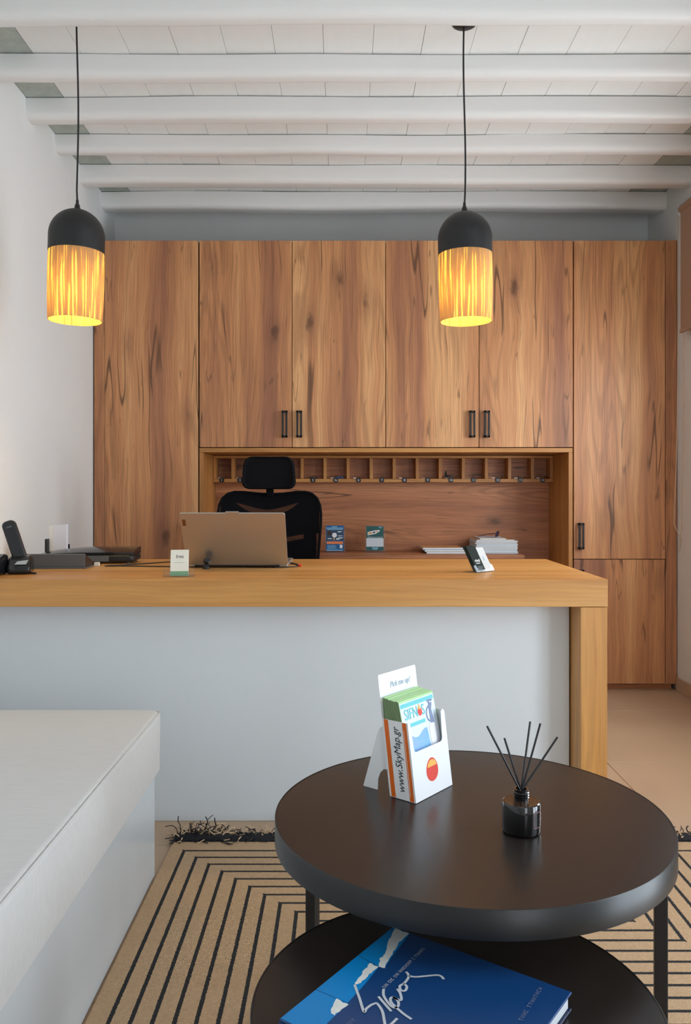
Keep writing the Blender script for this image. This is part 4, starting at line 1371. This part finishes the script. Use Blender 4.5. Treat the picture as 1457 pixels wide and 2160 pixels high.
onbook([(-0.0015, -0.0012), (-0.0049, -0.0327), (-0.075, -0.0440), (-0.1048, -0.0508), (-0.1057, -0.041), (-0.0999, -0.0012)][::-1], M['bookcyan'], 1, 'sky_print')
onbook([(-0.1010, -0.0012), (-0.1078, -0.0424), (-0.150, -0.049), (-0.2019, -0.054), (-0.2032, -0.0012)][::-1], M['bookcyan'], 1, 'sky_print')
onbook([(-0.2045, -0.0012), (-0.2029, -0.0548), (-0.2508, -0.0569), (-0.2800, -0.0600), (-0.2800, -0.0012)][::-1], M['bookcyan'], 1, 'sky_print')


def rough_poly(poly, k=0.0012):
    o = []
    q_ = random.Random(5)
    for i in range(len(poly)):
        a, c = poly[i], poly[(i + 1) % len(poly)]
        for s_ in range(5):
            u = s_ / 5
            o.append((min(-0.0012, a[0] + (c[0] - a[0]) * u + q_.uniform(-k, k)), a[1] + (c[1] - a[1]) * u + q_.uniform(-k, k)))
    return o


W1 = [(-0.0038, -0.0064), (-0.0043, -0.0306), (-0.0406, -0.033), (-0.0731, -0.0427), (-0.1048, -0.0508), (-0.1057, -0.041), (-0.09, -0.0325), (-0.0739, -0.0327), (-0.044, -0.0189)]
W2 = [(-0.1062, -0.0274), (-0.1086, -0.0412), (-0.1353, -0.0417), (-0.1575, -0.0431), (-0.1635, -0.0388), (-0.1569, -0.036), (-0.1315, -0.0305)]
W3 = [(-0.2035, -0.0369), (-0.2054, -0.0565), (-0.2349, -0.0549), (-0.2306, -0.0468)]
for p in (W1, W2, W3):
    onbook(rough_poly(p)[::-1], M['bookwhite'], 3, 'white_wall_print')
SG = [
    [(-0.1635, -0.0388), (-0.1853, -0.0623), (-0.2054, -0.0832), (-0.1980, -0.0822), (-0.1892, -0.0828), (-0.1830, -0.0850), (-0.1808, -0.0885), (-0.1904, -0.1027), (-0.206, -0.1159), (-0.2130, -0.1230), (-0.2056, -0.1262), (-0.191, -0.1264)],
    [(-0.1666, -0.0808), (-0.1746, -0.0957), (-0.1834, -0.1124)],
    [(-0.1480, -0.0774), (-0.1600, -0.0850), (-0.1700, -0.0985), (-0.1748, -0.1101), (-0.1690, -0.1140), (-0.1600, -0.1085), (-0.1560, -0.1000), (-0.1600, -0.0965), (-0.1673, -0.1022), (-0.1735, -0.1155), (-0.1787, -0.1296), (-0.1818, -0.1427)],
    [(-0.1560, -0.0975), (-0.1565, -0.1040), (-0.1547, -0.1102), (-0.1426, -0.1010), (-0.1370, -0.0925)],
    [(-0.1213, -0.0936), (-0.1246, -0.1008), (-0.1337, -0.1037), (-0.1365, -0.0986), (-0.1293, -0.0923), (-0.1213, -0.0936), (-0.1103, -0.0928), (-0.1008, -0.0897), (-0.0947, -0.0817)],
    [(-0.1008, -0.0897), (-0.098, -0.0986), (-0.088, -0.1092), (-0.0768, -0.1207), (-0.0748, -0.1276), (-0.079, -0.1347)]]
for st_ in SG:
    P = [Vector((x, y, 0)) for x, y in st_]
    o_ = []
    for i in range(len(P) - 1):
        p0, p1, p2, p3 = P[max(i - 1, 0)], P[i], P[i + 1], P[min(i + 2, len(P) - 1)]
        for k in range(5):
            u = k / 5
            o_.append(0.5 * ((2 * p1) + (p2 - p0) * u + (2 * p0 - 5 * p1 + 4 * p2 - p3) * u * u + (3 * p1 - p0 - 3 * p2 + p3) * u ** 3))
    o_.append(P[-1])
    vs_, fs = [], []
    for i, p in enumerate(o_):
        d = (o_[min(i + 1, len(o_) - 1)] - o_[max(i - 1, 0)]).normalized()
        nrm = Vector((-d.y, d.x, 0)) * 0.0019
        vs_ += [(p.x + nrm.x, p.y + nrm.y, zt + 0.0008), (p.x - nrm.x, p.y - nrm.y, zt + 0.0008)]
        if i:
            k = 2 * i
            fs.append((k - 2, k - 1, k + 1, k))
    MB().add(vs_, fs).obj('handwriting', M['bookink'], fc_)


def letter_row(name, p0, p1, hgt, words, mat):
    """a row of small capital-like strokes between two points of the cover"""
    q_ = random.Random(len(words) * 7 + words[0])
    d = (Vector(p1) - Vector(p0))
    L_ = d.length
    d.normalize()
    n_ = Vector((-d.y, d.x))
    tot = sum(words) + 0.8 * (len(words) - 1)
    u = L_ / tot
    b = MB()
    pos = 0.0
    P0 = Vector(p0)
    for wn in words:
        for c in range(wn):
            a0 = P0 + d * (pos * u)
            ww = u * 0.66
            kind = q_.randrange(4)
            bars = [(0, 0.22, 0, 1), (0.78, 1, 0, 1)] if kind == 0 else [(0.38, 0.62, 0, 1), (0, 1, 0.82, 1)] if kind == 1 else [(0, 0.22, 0, 1), (0, 1, 0.82, 1), (0.1, 0.9, 0.0, 0.18)] if kind == 2 else [(0, 0.22, 0, 1), (0.78, 1, 0, 1), (0, 1, 0.42, 0.6)]
            for (x0, x1, y0, y1) in bars:
                vs = [a0 + d * (ww * x) + n_ * (hgt * (y - 0.5)) for x, y in ((x0, y0), (x1, y0), (x1, y1), (x0, y1))]
                b.add([(p.x, p.y, zt + 0.0006) for p in vs], [(0, 1, 2, 3)])
            pos += 1
        pos += 0.8
    b.obj(name, mat, fc_)


letter_row('subtitle_print', (-0.1456, -0.0754), (-0.0261, -0.0718), 0.0052, (3, 3, 3, 9, 1, 7), M['bookink'])
letter_row('author_print', (-0.1003, -0.2596), (-0.0147, -0.2537), 0.0058, (4, 8), M['bookink2'])
letter_row('publisher_print', (-0.268, -0.0785), (-0.2235, -0.0815), 0.0058, (8,), M['bookink2'])

# ================================================================== LEAFLET STAND
TT = 0.4502
lean = 0.133
Smap = lambda a, bb, hh: (a, bb + hh * lean, hh + 0.0003)
ls = thing('leaflet_stand', 'white cardboard leaflet dispenser with orange-striped side on the larger table', 'stand', (0.1418, 1.5726, TT), math.radians(50.7))
WW, DD = 0.132, 0.061
th_ = 0.0012
upv = Vector((0, lean, 1)).normalized()
# back board with header
hb = MB().prism([(0, 0), (WW, 0), (WW, 0.232), (WW - 0.003, 0.234), (0.003, 0.234), (0, 0.232)], DD, DD + th_, lambda a, bb, hh: Smap(a, hh, bb)).obj('back_board', M['cardboard'], ls)
text('Pick me up!', 0.0165, M['ink_pale'], hb, frame_m(Vector(Smap(WW * 0.54, DD - 0.0005, 0.2085)), (1, 0, 0), upv), shear=0.25, xs=0.9)
# front panel with a cut-out
po = [(0, 0), (WW, 0), (WW, 0.148), (WW - 0.006, 0.154), (WW - 0.013, 0.150)]
for i in range(5):
    a = math.radians(0 - 90 * i / 4)
    po.append((WW - 0.018 - 0.008 + 0.008 * math.cos(a), 0.092 + 0.008 + 0.008 * math.sin(a)))
for i in range(5):
    a = math.radians(270 - 90 * i / 4)
    po.append((0.012 + 0.008 + 0.008 * math.cos(a), 0.092 + 0.008 + 0.008 * math.sin(a)))
po += [(0.008, 0.150), (0.0, 0.150)]
fp = MB().prism(po, 0.0, th_, lambda a, bb, hh: Smap(a, hh, bb)).obj('front_panel', M['cardboard'], ls)
# printed apple
ap = [(WW * 0.50 + 0.0205 * math.cos(a) * (1.0 - 0.10 * math.sin(a)), 0.048 + 0.0225 * math.sin(a)) for a in [2 * math.pi * i / 26 for i in range(26)]]
MB().prism(ap, -0.0004, -0.0001, lambda a, bb, hh: Smap(a, hh, bb)).obj('apple_print', M['red'], fp)
ap2 = [(WW * 0.50 + 0.016 * math.cos(a), 0.054 + 0.013 * math.sin(a)) for a in [math.pi * i / 12 for i in range(13)]]
MB().prism(ap2, -0.0008, -0.0005, lambda a, bb, hh: Smap(a, hh, bb)).obj('apple_highlight_print', M['apple_y'], fp)
# left side with stripes
sd = MB().prism([(th_ + 0.0002, 0), (DD - 0.0002, 0), (DD - 0.0002, 0.150), (th_ + 0.0002, 0.150)], 0.0, th_, lambda a, bb, hh: Smap(hh, a, bb)).obj('side_panel', M['cardboard'], ls)
for (b0, b1) in ((DD - 0.0135, DD - 0.0035), (0.004, 0.0135)):
    MB().prism([(b0, 0.001), (b1, 0.001), (b1, 0.1495), (b0, 0.1495)], -0.0005, -0.0001, lambda a, bb, hh: Smap(hh, a, bb)).obj('orange_stripe', M['orange'], sd)
text('www.SkyMap.gr', 0.0225, M['ink'], sd, frame_m(Vector(Smap(-0.0005, DD * 0.50, 0.076)), upv, (0, 1, 0)), xs=0.86, shear=0.15)
MB().prism([(0.0105, 0.010), (0.0115, 0.010), (0.0115, 0.135), (0.0105, 0.135)], -0.0008, -0.0006, lambda a, bb, hh: Smap(hh, a, bb)).obj('small_print', M['cream'], sd)
MB().prism([(th_ + 0.0002, 0), (DD - 0.0002, 0), (DD - 0.0002, 0.150), (th_ + 0.0002, 0.150)], WW - th_, WW, lambda a, bb, hh: Smap(hh, a, bb)).obj('side_panel', M['cardboard'], ls)
MB().prism([(th_, th_), (WW - th_, th_), (WW - th_, DD), (th_, DD)], 0.0002, 0.0012, lambda a, bb, hh: Smap(a, bb, hh)).obj('bottom_panel', M['cardboard'], ls)
# easel foot with an arched cut-out
ez = [(DD + 0.0015, 0.128), (DD + 0.0015, 0.050)]
ez = [(0.078, 0.135), (0.080, 0.060)] + [(0.0965 - 0.015 + 0.0 + 0.018 * (1 - math.cos(math.radians(q))), 0.040 * math.cos(math.radians(q)) ** 1) for q in ()]
arch = [(0.076, 0.046), (0.086, 0.045), (0.095, 0.036), (0.1005, 0.022), (0.1015, 0.0)]
poly = [(0.0805, 0.130), (0.0700, 0.046)] + arch + [(0.138, 0.0), (0.103, 0.112), (0.096, 0.126), (0.088, 0.131)]
poly = [(y, max(zq, 0.0)) for y, zq in poly]
MB().prism(poly, 0.0, th_, lambda a, bb, hh: (hh + 0.012, a, bb + 0.0003)).obj('easel_foot', M['cardboard'], ls)
MB().prism(poly, 0.0, th_, lambda a, bb, hh: (hh + WW - 0.014, a, bb + 0.0003)).obj('easel_foot', M['cardboard'], ls)
# leaflets
NL = 9
for k in range(NL):
    b0 = 0.0025 + k * 0.0063
    lab = 'front tourist leaflet with printed jug in the cardboard dispenser' if k == 0 else 'green-edged leaflet filed behind the front one in the dispenser'
    lf = thing('leaflet', lab, 'leaflet', (0.1418, 1.5726, TT), math.radians(50.7), 'leaflets in the dispenser')
    topz = 0.186 + 0.0005 * k + random.uniform(-0.001, 0.001)
    jx_ = random.uniform(-0.0008, 0.0008)
    x0, x1 = 0.0045 + jx_, WW - 0.006 + jx_
    ex_ = 0.0185 * (1 - k / 8.0) / 0.19
    Lmap = lambda a, hh, bb, ex_=ex_: Smap(a, hh + bb * ex_, bb)
    lupv = Vector((0, lean + ex_, 1)).normalized()
    MB().prism([(x0, 0.002), (x1, 0.002), (x1, topz), (x0, topz)], b0, b0 + 0.0036, lambda a, bb, hh: Lmap(a, hh, bb)).obj('sheets', M['greenpaper'], lf)
    MB().prism([(b0 + 0.0002, 0.003), (b0 + 0.0034, 0.003), (b0 + 0.0034, topz - 0.001), (b0 + 0.0002, topz - 0.001)], x0 - 0.0003, x0 - 0.00005, lambda a, bb, hh: Lmap(hh, a, bb)).obj('folded_edge', M['greenedge'], lf)
    if k == 0:
        q0 = b0 - 0.0001

        def pr(poly, mat, lay, name='print'):
            MB().prism(poly, q0 - 0.0003 * lay - 0.0002, q0 - 0.0003 * lay, lambda a, bb, hh: Lmap(a, hh, bb)).obj(name, mat, cv_)
        cv_ = MB().prism([(x0 + 0.001, 0.003), (x1 - 0.001, 0.003), (x1 - 0.001, topz - 0.004), (x0 + 0.001, topz - 0.004)], q0 - 0.0002, q0, lambda a, bb, hh: Lmap(a, hh, bb)).obj('cover', M['leafcover'], lf)
        pr([(x0 + 0.003, topz - 0.014), (x1 - 0.003, topz - 0.014), (x1 - 0.003, topz - 0.006), (x0 + 0.003, topz - 0.006)], M['teal'], 1, 'header_band')
        pr([(x0 + 0.004, 0.134), (x0 + 0.078, 0.134), (x0 + 0.078, 0.141), (x0 + 0.004, 0.141)], M['teal'], 1, 'subtitle_band')
        sea = [(x0 + 0.006, 0.004), (x0 + 0.088, 0.004), (x0 + 0.080, 0.116)]
        for i in range(9):
            u = i / 8
            sea.append((x0 + 0.080 - 0.074 * u, 0.118 + 0.006 * math.sin(u * 7 + 1)))
        pr(sea, M['seaprint'], 1, 'sea_print')
        # jug
        pr([(x0 + 0.086, 0.070), (x0 + 0.115, 0.070), (x0 + 0.117, 0.120), (x0 + 0.108, 0.132), (x0 + 0.105, 0.150), (x0 + 0.098, 0.150), (x0 + 0.095, 0.132), (x0 + 0.086, 0.120)], M['jugwhite'], 2, 'jug_body_print')
        pr([(x0 + 0.095, 0.128), (x0 + 0.108, 0.128), (x0 + 0.104, 0.154), (x0 + 0.110, 0.166), (x0 + 0.098, 0.169), (x0 + 0.097, 0.158)], M['jug'], 3, 'jug_neck_print')
        hd = [(0.0135 * math.cos(a), 0.016 * math.sin(a)) for a in [math.radians(50 + 28 * i) for i in range(10)]]
        ring_ = hd + [(x * 0.72, y * 0.78) for x, y in reversed(hd)]
        pr([(x0 + 0.097 + x, 0.146 + y) for x, y in ring_], M['jug'], 2, 'jug_handle_print')
        pr([(x0 + 0.094, 0.169), (x0 + 0.113, 0.169), (x0 + 0.112, 0.173), (x0 + 0.094, 0.174)], M['jug'], 2, 'jug_rim_print')
        for s_, xx in (('SIFN', 0.034), ('S', 0.0765)):
            text(s_, 0.030, M['teal'], cv_, frame_m(Vector(Lmap(x0 + xx, q0 - 0.0008, 0.1580)), (1, 0, 0), lupv), xs=0.80, ext=0.0003)
        fl_ = [(x0 + 0.0645 + 0.0072 * math.cos(a), 0.1570 + 0.0085 * math.sin(a)) for a in [2 * math.pi * i / 16 for i in range(16)]]
        pr(fl_, M['red'], 2, 'red_letter_print')
        pr([(x0 + 0.0600, 0.161), (x0 + 0.0690, 0.161), (x0 + 0.0640, 0.172)], M['apple_y'], 3, 'flame_print')

# ================================================================== REED DIFFUSER
rd = thing('reed_diffuser', 'black glass reed diffuser with five dark sticks on the larger table', 'diffuser', (0.3165, 1.4475, 0.4502), 0)
RB, HB = 0.0336, 0.0535
MB().lathe([(0.0001, 0.0), (RB - 0.004, 0.0), (RB - 0.001, 0.0015), (RB, 0.005), (RB, HB - 0.004), (RB - 0.001, HB - 0.001), (RB - 0.003, HB)], 64).obj('body', M['bottle'], rd, smooth=True)
MB().lathe([(RB - 0.003, HB), (RB - 0.006, HB - 0.0004), (0.0125, HB + 0.0005), (0.0001, HB + 0.0005)], 64).obj('shoulder', M['bottle_top'], rd, smooth=True)
nk = [(0.0125, HB + 0.0003), (0.0118, HB + 0.005)]
for k in range(3):
    z_ = HB + 0.0062 + k * 0.0042
    nk += [(0.0120, z_ - 0.0008), (0.0140, z_), (0.0140, z_ + 0.0012), (0.0120, z_ + 0.0024)]
nk += [(0.0128, HB + 0.0195), (0.0128, HB + 0.0215), (0.0095, HB + 0.0215), (0.0095, HB + 0.004), (0.0001, HB + 0.004)]
MB().lathe(nk, 40).obj('neck', M['bottle'], rd, smooth=True)
# label on the right-hand side
vs_, fs = [], []


def patch(a0, a1, z0_, z1_, r, mat, name, par):
    v_, f_ = [], []
    n_ = 10
    for i in range(n_ + 1):
        a = math.radians(a0 + (a1 - a0) * i / n_)
        for z_ in (z0_, z1_):
            v_.append((r * math.cos(a), r * math.sin(a), z_))
    for i in range(n_):
        f_.append((2 * i, 2 * i + 2, 2 * i + 3, 2 * i + 1))
    return MB().add(v_, f_).obj(name, mat, par, smooth=True)


lb = patch(-62, 20, 0.015, 0.042, RB + 0.0003, M['bottle'], 'label', rd)
for (a0, a1, z0_, z1_) in ((-62, 20, 0.0415, 0.0420), (-62, 20, 0.0150, 0.0155), (-62, -61, 0.015, 0.042), (-30, -10, 0.034, 0.036), (-34, -6, 0.027, 0.0295), (-28, -12, 0.0205, 0.0220)):
    patch(a0, a1, z0_, z1_, RB + 0.0006, M['pink'], 'label_print', lb)
base_ = Vector((0, 0, HB + 0.019))
# stick tips (relative to the bottle)
for (tx, ty, tz) in ((-0.062, -0.010, 0.188), (-0.025, 0.024, 0.157), (0.026, 0.044, 0.181), (0.033, -0.004, 0.191), (0.067, 0.010, 0.163)):
    tip = Vector((tx, ty, tz))
    dirv = (tip - Vector((tx * 0.06, ty * 0.1, HB + 0.0215))).normalized()
    st0 = Vector((tx * 0.06, ty * 0.1, HB + 0.0215)) - dirv * 0.012
    MB().tube([st0, tip], 0.0019, 8).obj('reed_stick', M['black_matt'], rd, smooth=True)

# ================================================================== ROLLER BLIND on the right wall
bl = thing('roller_blind', 'beige roller blind half lowered on the right wall', 'blind', (XR, 0, 0))
BLX = -0.040
box(BLX - 0.001, BLX, 2.55, 4.195, 1.885, 2.49).obj('fabric', M['blind'], bl)
MB().tube([(BLX + 0.004, 2.55, 2.50), (BLX + 0.004, 4.195, 2.50)], 0.020, 14).obj('roller', M['blind'], bl, smooth=True)
box(BLX - 0.006, BLX + 0.008, 2.55, 4.199, 1.866, 1.8848).obj('bottom_bar', M['blind'], bl, bevel=0.003)
box(BLX - 0.012, -0.0006, 4.197, 4.205, 2.47, 2.53).obj('bracket', M['white_frame'], bl)
pts = []
for i in range(41):
    u = i / 40
    if u < 0.5:
        q = u * 2
        pts.append((BLX - 0.010 - 0.018 * math.sin(q ** 6 * 2.0), 4.206 + 0.006 * q, 2.48 - (2.48 - 0.80) * q))
    else:
        q = (u - 0.5) * 2
        pts.append((BLX + 0.012 - 0.006 * math.sin((1 - q) ** 6 * 2.2), 4.200 - 0.012 * math.sin(q * math.pi), 0.80 + (2.48 - 0.80) * q))
pts.insert(21, (BLX - 0.004, 4.207, 0.735))
MB().tube(pts, 0.0022, 6).obj('bead_chain', M['chain'], bl, smooth=True)
